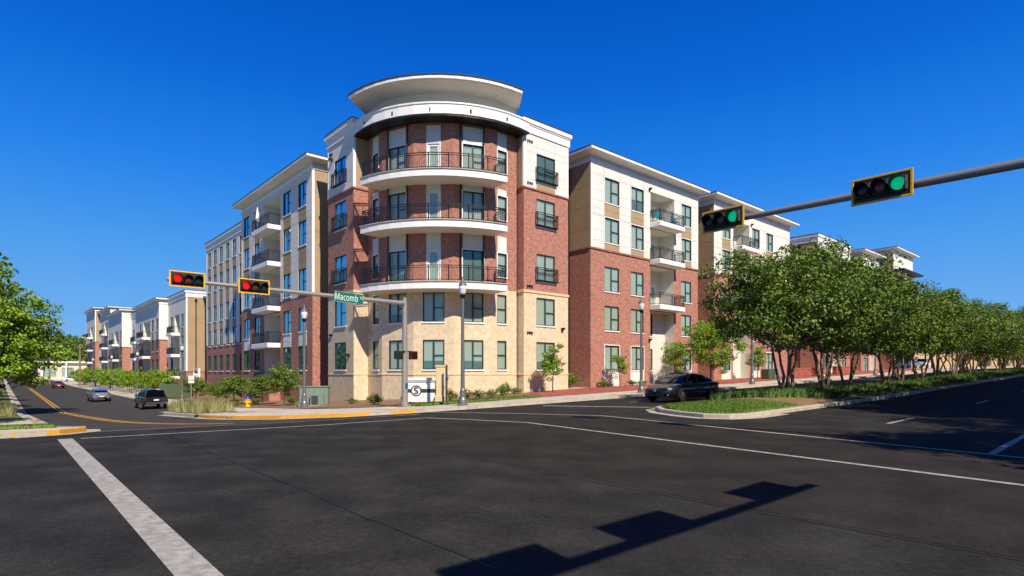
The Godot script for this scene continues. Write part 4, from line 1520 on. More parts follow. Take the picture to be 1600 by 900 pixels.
func tuft(blades: int, h: float, w: float, spread: float, sd: int, cols: Array) -> ArrayMesh:
	var r := RandomNumberGenerator.new()
	r.seed = sd
	var mb := MB.new()
	mb.tinted = true
	for k in blades:
		var a := r.randf() * TAU
		var o := Vector3(cos(a), 0, sin(a))
		var s := o.cross(Vector3.UP)
		var f := o * r.randf() * spread * 0.4
		var hh := h * r.randf_range(0.6, 1.15)
		var lean := r.randf_range(0.15, 0.8) * spread
		var c0: Color = cols[0]
		mb.col = c0.lerp(cols[1], r.randf())
		var mid := f + o * lean * 0.4 + Vector3.UP * hh * 0.65
		var tip := f + o * lean + Vector3.UP * hh
		var nn := (o * 0.5 + Vector3.UP * 0.6).normalized()
		var i := mb.v.size()
		mb.vert(f - s * w, nn); mb.vert(f + s * w, nn); mb.vert(mid + s * w * 0.8, nn); mb.vert(mid - s * w * 0.8, nn); mb.vert(tip, nn)
		mb.ix.append_array(PackedInt32Array([i, i + 1, i + 2, i, i + 2, i + 3, i + 3, i + 2, i + 4]))
	return mb.mesh()

func scatter(poly: PackedVector2Array, n: int, sd: int, where: Callable, s0 := 0.8, s1 := 1.25) -> Array:
	var r := RandomNumberGenerator.new()
	r.seed = sd
	var lo := poly[0]
	var hi := poly[0]
	for p in poly:
		lo = lo.min(p); hi = hi.max(p)
	var out := []
	var guard := 0
	while out.size() < n and guard < n * 10:
		guard += 1
		var p := Vector2(r.randf_range(lo.x, hi.x), r.randf_range(lo.y, hi.y))
		if not Geometry2D.is_point_in_polygon(p, poly): continue
		out.push_back(Transform3D(Basis(Vector3.UP, r.randf() * TAU).scaled(Vector3.ONE * r.randf_range(s0, s1)), where.call(p.x, p.y)))
	return out

func plants() -> void:
	# median row
	var xs := [28.5, 33.3, 38.2, 42.9, 47.8, 52.8, 57.6, 62.4, 67.2, 71.6, 76.4, 81.2, 86.0, 91.0, 96.0, 102.0, 108.0, 115.0]
	var protos := []
	var lab := "multi-stemmed green tree in the long row on the grassy median"
	var grp := "median trees"
	var r := RandomNumberGenerator.new()
	r.seed = 77
	for i in xs.size():
		var hh := 12.4 + r.randf_range(-0.3, 0.5)
		var p := median_at(xs[i], hh)
		if i == 0:
			protos.push_back(stem_tree("median_tree", "multi-stemmed green tree with pale trunks at the tip of the median row", 6.9, 4.15, 3, p, 0.4, grp, GREEN_MID, 5, 0.15, 250, 135))
		elif i == 1 or i == 2:
			protos.push_back(stem_tree("median_tree", lab, [7.5, 7.1][i - 1], [3.8, 3.7][i - 1], 3 + i * 9, p, 0.0, grp, GREEN_MID, 4 + i % 2))
		elif i == 7:
			stem_tree("median_tree", "thin brownish tree with few leaves among the green median trees", 5.2, 1.9, 88, p, 0.0, grp, [Color(0.16, 0.12, 0.06), Color(0.26, 0.21, 0.10), Color(0.12, 0.16, 0.03)], 5, 0.12, 50, 60)
		else:
			var t := copy(protos[1 + i % 2], "median_tree", p, r.randf() * TAU, lab)
			t.scale = Vector3(r.randf_range(0.85, 1.05), r.randf_range(0.80, 1.0), r.randf_range(0.85, 1.05))
	var grass_mesh := tuft(14, 0.10, 0.006, 0.10, 5, [Color(0.10, 0.20, 0.02), Color(0.22, 0.33, 0.045)])
	var nose := P2([19.1, 10.6, 19.7, 10.1, 24.4, 10.05, 23.0, 12.5, 22.6, 14.2, 20.8, 14.1, 19.4, 12.4])
	var lawn := P2([15.95, 25.0, 24.4, 24.8, 23.1, 26.25, 15.95, 26.7])
	var tr := scatter(nose, 5200, 4, func(x, l): return median_at(x, l, 0.0) if x > 20.2 else on(x, l, 0.1))
	tr.append_array(scatter(lawn, 4200, 5, func(x, l): return on(x, l, 0.15)))
	tr.append_array(scatter(P2([-0.6, 24.0, 1.4, 23.6, 1.25, 24.4, -0.6, 25.2]), 900, 6, func(x, l): return on(x, l, 0.14)))
	stuff_mm("short_grass", grass_mesh, mats.grass, tr, "short bright green grass on the median tip and the corner lawn", "grass")
	var lil := tuft(30, 0.30, 0.011, 0.34, 9, [Color(0.045, 0.11, 0.018), Color(0.12, 0.22, 0.035)])
	var t2 := scatter(P2([24.2, 13.9, 25.6, 11.7, 28.6, 10.6, 32.2, 10.5, 33.0, 14.1]), 620, 7, func(x, l): return median_at(x, l))
	t2.append_array(scatter(P2([34, 10.2, 110, 10.2, 110, 14.2, 34, 14.2]), 3000, 8, func(x, l): return median_at(x, l), 0.35, 0.75))
	stuff_mm("ground_cover", lil, mats.grass, t2, "strappy green ground cover under the median trees", "ground cover")
	var tall := tuft(120, 0.66, 0.0045, 0.62, 13, [Color(0.22, 0.22, 0.075), Color(0.42, 0.38, 0.17)])
	var t3 := scatter(P2([7.6, 33.2, 9.4, 33.2, 9.7, 41.3, 8.7, 41.8, 7.7, 40.0]), 70, 9, func(x, l): return on(x, l, 0.15))
	t3.append_array(scatter(P2([-3, 44, 0.6, 44, 0.6, 66, -3, 66]), 150, 10, func(x, l): return on(x, l, 0.14)))
	stuff_mm("tall_grass", tall, mats.grass, t3, "tall straw-coloured ornamental grass at the kerb of the side street", "grass")
	# street trees along the brick pavement
	shade_tree("street_tree", "small round green tree against the tan stone corner", 3.3, 0.85, 0.9, 21, on(29.0, 28.6, 0.15), "", GREEN_BRIGHT, 0.12, 46, 70, 0.34, 0.05)
	shade_tree("street_tree", "slim young tree in front of the white panel under a brick wall", 2.7, 0.62, 0.7, 22, on(37.0, 29.0, 0.15), "", GREEN_BRIGHT, 0.11, 34, 60, 0.28, 0.045)
	shade_tree("street_tree", "broad light green tree behind the dark saloon car", 5.9, 2.3, 0.9, 23, on(46.6, 26.6, 0.15), "", GREEN_BRIGHT, 0.15, 130, 110, 0.52, 0.08)
	shade_tree("street_tree", "lower light green tree beside the broad one on the brick pavement", 3.8, 1.1, 0.9, 24, on(43.8, 28.4, 0.15), "", GREEN_BRIGHT, 0.13, 46, 80, 0.4, 0.05)
	shade_tree("street_tree", "small tree by the lamp post further up the brick pavement", 3.4, 1.0, 1.0, 25, on(59.0, 28.4, 0.15), "", GREEN_BRIGHT, 0.13, 40, 70, 0.4, 0.05)
	# young trees in the bed along the side street
	var yt := [[15.0, 41.2, 2.9, 0.95], [15.6, 47.6, 2.4, 1.1], [15.4, 54.5, 2.6, 1.15], [15.6, 60.5, 2.2, 0.9], [15.4, 67.5, 2.7, 1.2]]
	var first: Node3D = null
	for i in yt.size():
		var e: Array = yt[i]
		var lb: String = ["young tree in the mulch bed nearest the green transformer box", "young tree in the mulch bed along the side street", "young tree in the mulch bed along the side street", "young tree in the mulch bed along the side street", "young tree in the mulch bed along the side street"][i]
		if i == 0: first = shade_tree("young_tree", lb, e[2], e[3], 0.75, 31, on(e[0], e[1], 0.15), "young trees in the side street bed", GREEN_MID, 0.12, 64, 80, 0.36, 0.05)
		else:
			var c := copy(first, "young_tree", on(e[0], e[1], 0.15), 1.3 * i, lb)
			c.scale = Vector3(e[3] / 0.95, e[2] / 2.9, e[3] / 0.95)
	var far_proto: Node3D = null
	for i in 13:
		var l := 86.0 + i * 7.2
		var p := on(15.2 + 0.9 * sin(i * 2.1), l, 0.14)
		var lb := "leafy green bush tree in the row before the far side street blocks"
		if i == 0: far_proto = shade_tree("bush_tree", lb, 4.0, 2.2, 0.6, 41, p, "bush trees before the far blocks", GREEN_BRIGHT, 0.24, 44, 60, 0.62, 0.07)
		else:
			var c := copy(far_proto, "bush_tree", p, i * 1.7, lb)
			c.scale = Vector3.ONE * (0.8 + 0.3 * absf(sin(i * 3.3)))
	# tall trees on the left of the side street
	shade_tree("tall_tree", "big bright green tree leaning over the side street's left pavement", 9.9, 3.7, 1.7, 51, on(-0.5, 57, 0.1), "", GREEN_BRIGHT, 0.25, 210, 120, 0.9, 0.15)
	shade_tree("tall_tree", "darker tree behind the big bright green one on the left verge", 9.4, 3.0, 1.2, 52, on(-2.4, 68, 0.1), "", GREEN_DEEP, 0.28, 140, 110, 0.9, 0.16)
	var lt := shade_tree("left_verge_tree", "green tree further along the left verge of the side street", 8.5, 3.2, 1.6, 53, on(-2.2, 84, 0.1), "trees on the left verge", GREEN_MID, 0.3, 70, 80, 0.9, 0.15)
	for i in 6: copy(lt, "left_verge_tree", on(-2.6 - 0.5 * (i % 3), 96 + i * 16.0, 0.0), i * 1.1)
	# trees out of view whose shadows lie on the road
	copy(lt, "left_verge_tree", on(-3.6, 40, 0.1), 2.0, "green tree out on the left pavement casting long shadows over the kerb")
	copy(lt, "left_verge_tree", on(-3.0, 31, 0.1), 0.7, "green tree by the corner on the left pavement casting its shadow on the slabs")
	var av := shade_tree("avenue_tree", "tall leafy tree on the near pavement of the avenue shading the road", 14.0, 4.4, 2.6, 61, on(26.5, -5.0, 0.1), "trees along the near pavement", GREEN_DEEP, 0.28, 260, 130, 1.05, 0.2)
	for i in 14: copy(av, "avenue_tree", on(30.6 + i * 4.7, -4.4 - 0.5 * (i % 2), 0.1), i * 0.9)
	var c0 := copy(av, "avenue_tree", on(14.6, -8.2, 0.1), 2.2)
	c0.scale = Vector3(0.75, 0.86, 0.75)
	copy(av, "avenue_tree", on(19.6, -9.6, 0.1), 0.5).scale = Vector3(0.7, 0.92, 0.7)
	# shrubs in the beds
	var sh := [[16.4, 30.6, 0.5, 0.34], [17.2, 28.2, 0.7, 0.4], [19.6, 27.6, 0.75, 0.42], [21.0, 28.0, 0.7, 0.4], [22.2, 28.4, 0.6, 0.4], [23.4, 28.6, 0.55, 0.4], [24.6, 28.9, 0.8, 0.4], [25.6, 29.6, 0.9, 0.32], [26.6, 29.8, 0.5, 0.4], [18.1, 34.0, 0.45, 0.4], [17.2, 35.2, 0.4, 0.38], [16.8, 44.6, 0.6, 0.5], [16.0, 50.8, 0.6, 0.5], [14.2, 52.8, 0.45, 0.5], [16.4, 57.6, 0.6, 0.6], [13.4, 47.0, 0.4, 0.4], [33.9, 31.6, 1.4, 0.7], [36.2, 29.9, 0.6, 0.5], [39.6, 29.8, 0.5, 0.4], [41.2, 29.9, 0.45, 0.4]]
	var s0 := shrub("small_shrub", "low green shrub planted in the beds round the buildings", 0.7, 0.4, 71, on(sh[0][0], sh[0][1], 0.13), "shrubs in the beds", GREEN_MID)
	for i in range(1, sh.size()):
		var c := copy(s0, "small_shrub", on(sh[i][0], sh[i][1], 0.13), i * 0.8)
		c.scale = Vector3(sh[i][3] / 0.4, sh[i][2] / 0.7, sh[i][3] / 0.4)
	# left verge undergrowth
	var hv := shrub("verge_bush", "dense green bush on the left verge under the big tree", 1.5, 1.2, 81, on(-0.6, 52, 0.1), "bushes on the left verge", GREEN_MID, 0.2)
	for i in 9: copy(hv, "verge_bush", on(-1.2 - 0.6 * (i % 2), 56 + i * 5.5, 0.1), i * 1.0)
	# far wood and hill
	var hill := MB.new()
	for i in 24:
		for j in 8:
			var f := func(a: int, c: int) -> Vector3:
				var x := -160.0 + a * 15.0
				var l := 330.0 + c * 30.0
				return W(x, G(x, l) - 1.0 + 21.0 * sin(clampf(c / 8.0, 0, 1) * PI * 0.5) * (0.75 + 0.25 * sin(a * 0.7)), l)
			hill.quad(f.call(i, j), f.call(i + 1, j), f.call(i + 1, j + 1), f.call(i, j + 1))
	struct("hill", hill, mats.ground_green)
	var blob: Mesh = crown(Vector3(0, 4.5, 0), Vector3(4.0, 4.2, 4.0), 40, 46, 0.75, 1.2, GREEN_MID, 91)[0]
	var t4 := []
	var r4 := RandomNumberGenerator.new()
	r4.seed = 19
	for k in 420:
		var x := r4.randf_range(-150, 190)
		var c := r4.randf_range(0, 8)
		var l := 330.0 + c * 30.0
		t4.push_back(Transform3D(Basis(Vector3.UP, r4.randf() * TAU).scaled(Vector3.ONE * r4.randf_range(0.8, 1.5)), W(x, G(x, l) - 1.5 + 21.0 * sin(clampf(c / 8.0, 0, 1) * PI * 0.5) * 0.9, l)))
	for k in 90:
		var x := r4.randf_range(-60, -6)
		var l := r4.randf_range(110, 330)
		t4.push_back(Transform3D(Basis(Vector3.UP, r4.randf() * TAU).scaled(Vector3.ONE * r4.randf_range(0.8, 1.3)), on(x, l, -0.5)))
	stuff_mm("distant_wood", blob, mats.leaf, t4, "far wooded hill beyond the end of the side street", "wood")
	var rt := shade_tree("avenue_end_tree", "round green tree at the far end of the avenue", 10.5, 5.0, 0.3, 95, on(190, 26, -0.2), "trees at the end of the avenue", GREEN_MID, 0.55, 60, 60, 1.3, 0.2)
	for i in 16: copy(rt, "avenue_end_tree", on(168 + i * 8.0, 28 - i * 1.6 + 9 * (i % 3), -0.4), i * 1.4)
	for i in 7: copy(rt, "avenue_end_tree", on(190 + i * 16.0, -9.0 + 2 * (i % 2), -0.4), i * 1.9)

# ---------------------------------------------------------------- street furniture
func lamp_post(label: String, at: Vector3) -> Node3D:
	var t := thing("street_lamp", label, "street lamp", at, "post-top street lamps")
	if not cache.has("lamp"):
		var b := MB.new()
		b.lathe(Vector3.ZERO, [Vector2(0.27, -0.05), Vector2(0.27, 0.06), Vector2(0.22, 0.10), Vector2(0.20, 0.28), Vector2(0.15, 0.40), Vector2(0.13, 0.75), Vector2(0.10, 0.82)], 16)
		var p := MB.new()
		p.lathe(Vector3.ZERO, [Vector2(0.10, 0.80), Vector2(0.085, 2.5), Vector2(0.07, 5.15), Vector2(0.11, 5.2), Vector2(0.11, 5.26), Vector2(0.07, 5.30)], 14)
		var g := MB.new()
		g.lathe(Vector3.ZERO, [Vector2(0.09, 5.30), Vector2(0.14, 5.38), Vector2(0.19, 5.60), Vector2(0.18, 5.74), Vector2(0.12, 5.84)], 18)
		var c := MB.new()
		c.lathe(Vector3.ZERO, [Vector2(0.20, 5.74), Vector2(0.19, 5.80), Vector2(0.10, 5.92), Vector2(0.05, 6.0), Vector2(0.03, 6.08), Vector2(0.045, 6.12), Vector2(0.0, 6.18)], 16)
		var co := MB.new()
		co.lathe(Vector3.ZERO, [Vector2(0.07, 5.12), Vector2(0.13, 5.22), Vector2(0.14, 5.30), Vector2(0.09, 5.34)], 16)
		cache["lamp"] = [b.mesh(), p.mesh(), g.mesh(), c.mesh(), co.mesh()]
	var s: Array = cache["lamp"]
	piece(t, "base", s[0], mats.lamp_metal)
	piece(t, "pole", s[1], mats.lamp_metal)
	piece(t, "globe", s[2], mats.globe)
	piece(t, "cap", s[3], mats.lamp_metal)
	piece(t, "collar", s[4], mats.black_metal)
	return t

# horizontal three-section signal in its own axes, facing +z, red on the viewer's left
func signal_head(t: Node3D, tr: Transform3D, lit: int, visor := 1.0) -> void:
	if not cache.has("signal"):
		var bp := MB.new()
		bp.cbox(Vector3(0, 0, 0.0), Vector3(0.575, 0.265, 0.012), 0.008)
		var bd := MB.new()
		bd.cbox(Vector3(0, 0.285, 0.006), Vector3(0.63, 0.024, 0.014), 0.006)
		bd.cbox(Vector3(0, -0.285, 0.006), Vector3(0.63, 0.024, 0.014), 0.006)
		bd.cbox(Vector3(0.602, 0, 0.006), Vector3(0.028, 0.262, 0.014), 0.006)
		bd.cbox(Vector3(-0.602, 0, 0.006), Vector3(0.028, 0.262, 0.014), 0.006)
		var ho := MB.new()
		for k in 3: ho.cbox(Vector3(-0.36 + k * 0.36, 0, -0.02), Vector3(0.175, 0.175, 0.11), 0.03)
		var ln := MB.new()
		ln.lathe(Vector3.ZERO, [Vector2(0.148, 0.0), Vector2(0.14, 0.02), Vector2(0.10, 0.045), Vector2(0.0, 0.06)], 24, Vector3.BACK)
		var vi := MB.new()
		# tunnel visor: open towards the bottom
		for k in 20:
			var a0 := deg_to_rad(-50 + 280.0 * k / 20)
			var a1 := deg_to_rad(-50 + 280.0 * (k + 1) / 20)
			var p := func(a: float, r: float, z: float) -> Vector3: return Vector3(cos(a) * r, sin(a) * r, z)
			var z0 := 0.08 + 0.15 * (0.5 + 0.5 * sin(a0))
			var z1 := 0.08 + 0.15 * (0.5 + 0.5 * sin(a1))
			vi.quad(p.call(a0, 0.163, 0.0), p.call(a0, 0.163, z0), p.call(a1, 0.163, z1), p.call(a1, 0.163, 0.0))
			vi.quad(p.call(a1, 0.155, 0.0), p.call(a1, 0.155, z1), p.call(a0, 0.155, z0), p.call(a0, 0.155, 0.0))
			vi.quad(p.call(a0, 0.155, z0), p.call(a1, 0.155, z1), p.call(a1, 0.163, z1), p.call(a0, 0.163, z0))
		var br := MB.new()
		br.cbox(Vector3(0, 0, -0.17), Vector3(0.05, 0.20, 0.05), 0.01)
		cache["signal"] = [bp.mesh(), bd.mesh(), ho.mesh(), ln.mesh(), vi.mesh(), br.mesh()]
	var s: Array = cache["signal"]
	var o := piece(t, "signal_head", s[2], mats.signal_black, tr)
	piece(o, "backplate", s[0], mats.signal_black)
	piece(o, "yellow_border", s[1], mats.signal_yellow)
	piece(o, "bracket", s[5], mats.pole_grey)
	for k in 3:
		var x := -0.36 + k * 0.36
		var lm: String = [["lens_red_off", "lens_red_on"], ["lens_amber_off", "lens_amber_off"], ["lens_green_off", "lens_green_on"]][k][1 if lit == k else 0]
		piece(o, "lens", s[3], mats[lm], Transform3D(Basis.IDENTITY, Vector3(x, 0, 0.085)))
		piece(o, "visor", s[4], mats.signal_black, Transform3D(Basis.IDENTITY.scaled(Vector3(1, 1, visor)), Vector3(x, 0, 0.075)))

func mast(label: String, at: Vector3, arm_dir: Vector3, y: float, len: float, r0: float, r1: float, rise := 0.1) -> Node3D:
	var t := thing("signal_mast", label, "traffic light", at)
	var yb := y - at.y
	var p := MB.new()
	p.lathe(Vector3.ZERO, [Vector2(0.165, 0.0), Vector2(0.12, yb + 0.25), Vector2(0.13, yb + 0.26), Vector2(0.0, yb + 0.33)], 16)
	piece(t, "pole", p.mesh(), mats.pole_grey)
	var b := MB.new()
	b.cbox(Vector3(0, 0.03, 0), Vector3(0.24, 0.05, 0.24), 0.015)
	b.lathe(Vector3.ZERO, [Vector2(0.20, 0.08), Vector2(0.20, 0.2), Vector2(0.165, 0.24)], 16)
	piece(t, "base_plate", b.mesh(), mats.pole_grey)
	var a := MB.new()
	a.tube([Vector3(0, yb, 0), Vector3(0, yb + rise * 0.5, 0) + arm_dir * len * 0.5, Vector3(0, yb + rise, 0) + arm_dir * len], [r0, (r0 + r1) / 2, r1], 14)
	piece(t, "arm", a.mesh(), mats.pole_grey)
	var fl := MB.new()
	fl.tube([Vector3(0, yb, 0) + arm_dir * 0.08, Vector3(0, yb, 0) + arm_dir * 0.2], [r0 + 0.05, r0 + 0.05], 14)
	piece(t, "arm_flange", fl.mesh(), mats.pole_grey)
	return t

func text_mesh(s: String, h: float, bold := false) -> TextMesh:
	var tm := TextMesh.new()
	var f := SystemFont.new()
	f.font_names = PackedStringArray(["Droid Sans"])
	if bold: f.font_weight = 700
	tm.font = f
	tm.text = s
	tm.font_size = 64
	tm.pixel_size = h / 46.0
	tm.depth = 0.006
	tm.curve_step = 2.0
	return tm

func street_things() -> void:
	# mast arm over the side street, red lights
	var a := mast("grey mast arm over the side street with two red lights and a green street sign", on(15.4, 25.7, 0.125), Vector3.LEFT, 5.25, 10.55, 0.115, 0.075, 0.12)
	var at := a.position
	signal_head(a, Transform3D(Basis.IDENTITY, W(5.5, 5.38, 25.42) - at), 0)
	signal_head(a, Transform3D(Basis.IDENTITY, W(8.0, 5.35, 25.42) - at), 0)
	var sg := MB.new()
	sg.cbox(Vector3.ZERO, Vector3(0.74, 0.25, 0.012), 0.01)
	var so := piece(a, "street_name_sign", sg.mesh(), mats.sign_green, Transform3D(Basis(Vector3.BACK, deg_to_rad(-2.5)), W(12.3, 5.25, 25.52) - at))
	so.set_meta("label", "green street sign reading Macomb St")
	piece(so, "lettering", text_mesh("Macomb", 0.27), mats.sign_white, Transform3D(Basis.IDENTITY.scaled(Vector3(0.80, 1.1, 1)), Vector3(-0.13, 0.0, 0.016)))
	piece(so, "lettering", text_mesh("St", 0.13), mats.sign_white, Transform3D(Basis.IDENTITY, Vector3(0.615, 0.07, 0.016)))
	var bd := MB.new()
	for s in [-1, 1]:
		bd.box(Vector3(0, 0.235 * s, 0.013), Vector3(1.44, 0.008, 0.004))
		bd.box(Vector3(0.722 * s, 0, 0.013), Vector3(0.008, 0.478, 0.004))
	piece(so, "sign_border", bd.mesh(), mats.sign_white)
	for s in [-0.3, 0.35]:
		var hg := MB.new()
		hg.cbox(W(15.15 - 0.0, 2.62, 25.5) - at + Vector3(-0.22 if s < 0 else 0.62, 0, 0), Vector3(0.2, 0.21, 0.13), 0.02)
		hg.cbox(W(15.4, 2.62, 25.55) - at + Vector3(s * 0.5, 0.2, 0), Vector3(0.1, 0.025, 0.03), 0.005)
		var ph := piece(a, "pedestrian_signal", hg.mesh(), mats.signal_black)
		var lz := MB.new()
		lz.box(W(15.15, 2.62, 25.36) - at + Vector3(-0.22 if s < 0 else 0.62, 0, 0), Vector3(0.3, 0.32, 0.02))
		piece(ph, "screen", lz.mesh(), mats.plastic_dark if s < 0 else mats.lens_red_off)
	var pb := MB.new()
	pb.cbox(W(15.4, 1.1, 25.5) - at, Vector3(0.06, 0.12, 0.05), 0.015)
	piece(a, "push_button", pb.mesh(), mats.hydrant_blue)
	# mast arm over the avenue, green lights
	var b := mast("grey mast arm over the avenue with two green lights", on(15.0, -3.6, 0.125), Vector3.FORWARD, 5.78, 12.2, 0.125, 0.07, 0.14)
	at = b.position
	var facing := Basis(Vector3.BACK, Vector3.UP, Vector3.LEFT).scaled(Vector3.ONE * 0.96)
	signal_head(b, Transform3D(facing, W(14.72, 5.86, 4.27) - at), 2)
	signal_head(b, Transform3D(facing, W(14.72, 5.90, 8.05) - at), 2)
	# mast arm behind the viewer that throws the shadow on the crossing
	var c := mast("grey mast arm with three lights at the near corner", on(-5.0, -2.25, 0.0), Vector3.RIGHT, 5.55, 13.15, 0.115, 0.07, 0.1)
	at = c.position
	for x in [7.15, 4.3, 2.15]:
		signal_head(c, Transform3D(Basis(Vector3.UP, PI), W(x, 5.74, -2.04) - at), 2, 0.3)
	# lamp posts
	lamp_post("grey post-top lamp at the kerb in front of the tan stone corner", on(16.6, 22.4, 0.13))
	lamp_post("grey post-top lamp on the brick pavement before the white and brick block", on(30.9, 22.5, 0.13))
	lamp_post("grey post-top lamp beside the broad light green street tree", on(45.8, 22.5, 0.13))
	lamp_post("grey post-top lamp beside the low olive cabinet behind the median trees", on(60.5, 22.5, 0.13))
	lamp_post("grey post-top lamp between low brick planter walls behind the median trees", on(75.5, 22.5, 0.13))
	lamp_post("grey post-top lamp before the plain parapet block behind the median trees", on(90.5, 22.5, 0.13))
	lamp_post("grey post-top lamp in the mulch bed beside the green transformer box", on(13.7, 34.4, 0.13))
	for e in [[66.5, "beside the long grey block"], [92.0, "in front of the big tan end wall"], [116.0, "before the lower block with the brick pier"], [142.0, "before the far brick and white block"], [168.0, "before the tall white block far off"]]:
		lamp_post("grey post-top lamp on the side street " + e[1], on(13.9, e[0], 0.13))
	# monument sign: curved-bottom white board with a round emblem, and its pillar
	var base := on(17.4, 27.0, 0.13)
	var m := thing("monument_sign", "white monument sign with a dark letter S emblem beside a tan pillar", "sign", base)
	m.rotation.y = deg_to_rad(-42.0)
	var board := MB.new()
	var prof := []
	var nb := 14
	for k in nb + 1:
		var t := float(k) / nb
		prof.push_back(Vector2(-0.95 + 1.62 * t, 0.13 + 0.16 * pow(maxf(0.0, t - 0.72) / 0.28, 2.0)))
	for k in nb:
		var p: Vector2 = prof[k]
		var q: Vector2 = prof[k + 1]
		for s in [1.0, -1.0]:
			var z: float = 0.11 * s
			if s > 0: board.quad(Vector3(p.x, p.y, z), Vector3(q.x, q.y, z), Vector3(q.x, 1.22, z), Vector3(p.x, 1.22, z))
			else: board.quad(Vector3(q.x, q.y, z), Vector3(p.x, p.y, z), Vector3(p.x, 1.22, z), Vector3(q.x, 1.22, z))
		board.quad(Vector3(p.x, p.y, -0.11), Vector3(q.x, q.y, -0.11), Vector3(q.x, q.y, 0.11), Vector3(p.x, p.y, 0.11))
	board.quad(Vector3(-0.95, 0.13, -0.11), Vector3(-0.95, 0.13, 0.11), Vector3(-0.95, 1.22, 0.11), Vector3(-0.95, 1.22, -0.11))
	piece(m, "board", board.mesh(), mats.sign_white)
	var cap := MB.new()
	cap.cbox(Vector3(-0.16, 1.36, 0), Vector3(0.86, 0.085, 0.2), 0.03)
	cap.cbox(Vector3(-0.16, 1.26, 0), Vector3(0.82, 0.035, 0.16), 0.01)
	piece(m, "cap", cap.mesh(), mats.door_white)
	var pil := MB.new()
	pil.cbox(Vector3(0.94, 0.98, -0.02), Vector3(0.27, 1.06, 0.27), 0.02)
	pil.cbox(Vector3(0.94, 0.18, -0.02), Vector3(0.33, 0.30, 0.33), 0.02)
	piece(m, "pillar", pil.mesh(), mats.cap_tan)
	var pc := MB.new()
	pc.cbox(Vector3(0.94, 2.08, -0.02), Vector3(0.31, 0.045, 0.31), 0.015)
	piece(m, "pillar_cap", pc.mesh(), mats.cap_tan)
	var feet := MB.new()
	feet.cbox(Vector3(-0.75, 0.05, 0), Vector3(0.08, 0.12, 0.08), 0.01)
	feet.cbox(Vector3(0.35, 0.05, 0), Vector3(0.08, 0.12, 0.08), 0.01)
	piece(m, "foot", feet.mesh(), mats.plastic_dark)
	var em := MB.new()
	em.box(Vector3(-0.80, 0.74, 0.117), Vector3(0.30, 0.2, 0.012))
	em.box(Vector3(0.24, 0.74, 0.117), Vector3(0.86, 0.2, 0.012))
	var ring := MB.new()
	for k in 32:
		var a0 := TAU * k / 32
		var a1 := TAU * (k + 1) / 32
		var cc := Vector3(-0.42, 0.74, 0.126)
		var q := func(an: float, r: float) -> Vector3: return cc + Vector3(cos(an), sin(an), 0) * r
		ring.quad(q.call(a0, 0.235), q.call(a0, 0.295), q.call(a1, 0.295), q.call(a1, 0.235))
		ring.quad(q.call(a0, 0.295), q.call(a0, 0.295) - Vector3(0, 0, 0.02), q.call(a1, 0.295) - Vector3(0, 0, 0.02), q.call(a1, 0.295))
	piece(m, "stripe", em.mesh(), mats.emblem_dark)
	piece(m, "emblem_ring", ring.mesh(), mats.emblem_dark)
	piece(m, "emblem_letter", text_mesh("S", 0.36, true), mats.emblem_dark, Transform3D(Basis.IDENTITY.scaled(Vector3(1.15, 1, 1)), Vector3(-0.42, 0.74, 0.122)))
	# push-button post beside the sign
	var pp := thing("push_button_post", "thin dark post with a blue button next to the tan sign pillar", "post", on(17.9, 25.6, 0.14))
	var pm := MB.new()
	pm.lathe(Vector3.ZERO, [Vector2(0.12, 0.0), Vector2(0.12, 0.04), Vector2(0.06, 0.08), Vector2(0.055, 2.0), Vector2(0.065, 2.02), Vector2(0.0, 2.1)], 12)
	piece(pp, "post", pm.mesh(), mats.emblem_dark)
	var pk := MB.new()
	pk.cbox(Vector3(0, 1.35, 0.07), Vector3(0.06, 0.09, 0.03), 0.01)
	piece(pp, "button", pk.mesh(), mats.hydrant_blue)
	# transformer box
	var tb := thing("transformer_box", "pale green transformer box on the mulch in front of the tan stone wall", "utility box", on(15.6, 37.4, 0.14))
	tb.rotation.y = deg_to_rad(-30)
	var t1 := MB.new()
	t1.cbox(Vector3(0, 0.62, 0), Vector3(0.9, 0.6, 0.55), 0.03)
	piece(tb, "cabinet", t1.mesh(), mats.box_green)
	var t2 := MB.new()
	t2.cbox(Vector3(0, 1.25, 0), Vector3(0.94, 0.035, 0.6), 0.015)
	piece(tb, "lid", t2.mesh(), mats.box_green)
	for s in [-1, 1]:
		var t3 := MB.new()
		t3.cbox(Vector3(0.44 * s, 0.62, 0.56), Vector3(0.42, 0.54, 0.012), 0.006)
		piece(tb, "door", t3.mesh(), mats.box_green)
	var t5 := MB.new()
	t5.cbox(Vector3(0.25, 0.42, 0.80), Vector3(0.42, 0.4, 0.2), 0.03)
	piece(tb, "meter_box", t5.mesh(), mats.box_green)
	var t6 := MB.new()
	t6.cbox(Vector3(0.12, 0.40, 1.01), Vector3(0.2, 0.28, 0.012), 0.005)
	piece(tb, "grille", t6.mesh(), mats.emblem_dark)
	var t7 := MB.new()
	t7.cbox(Vector3(0.05, 0.0, 0.2), Vector3(1.1, 0.05, 1.0), 0.01)
	piece(tb, "plinth", t7.mesh(), mats.kerb_concrete)
	# big dark green cabinet by the parked car
	var gc := thing("utility_cabinet", "long dark green utility cabinet beside the kerb of the side street", "utility box", on(15.6, 77.5, 0.14))
	gc.rotation.y = deg_to_rad(-25)
	var g1 := MB.new()
	g1.cbox(Vector3(0, 0.85, 0), Vector3(1.65, 0.82, 0.8), 0.03)
	piece(gc, "cabinet", g1.mesh(), mats.box_dark_green)
	for k in 3:
		var g2 := MB.new()
		g2.cbox(Vector3(-1.08 + k * 1.08, 0.85, 0.81), Vector3(0.52, 0.74, 0.015), 0.008)
		piece(gc, "door", g2.mesh(), mats.box_dark_green)
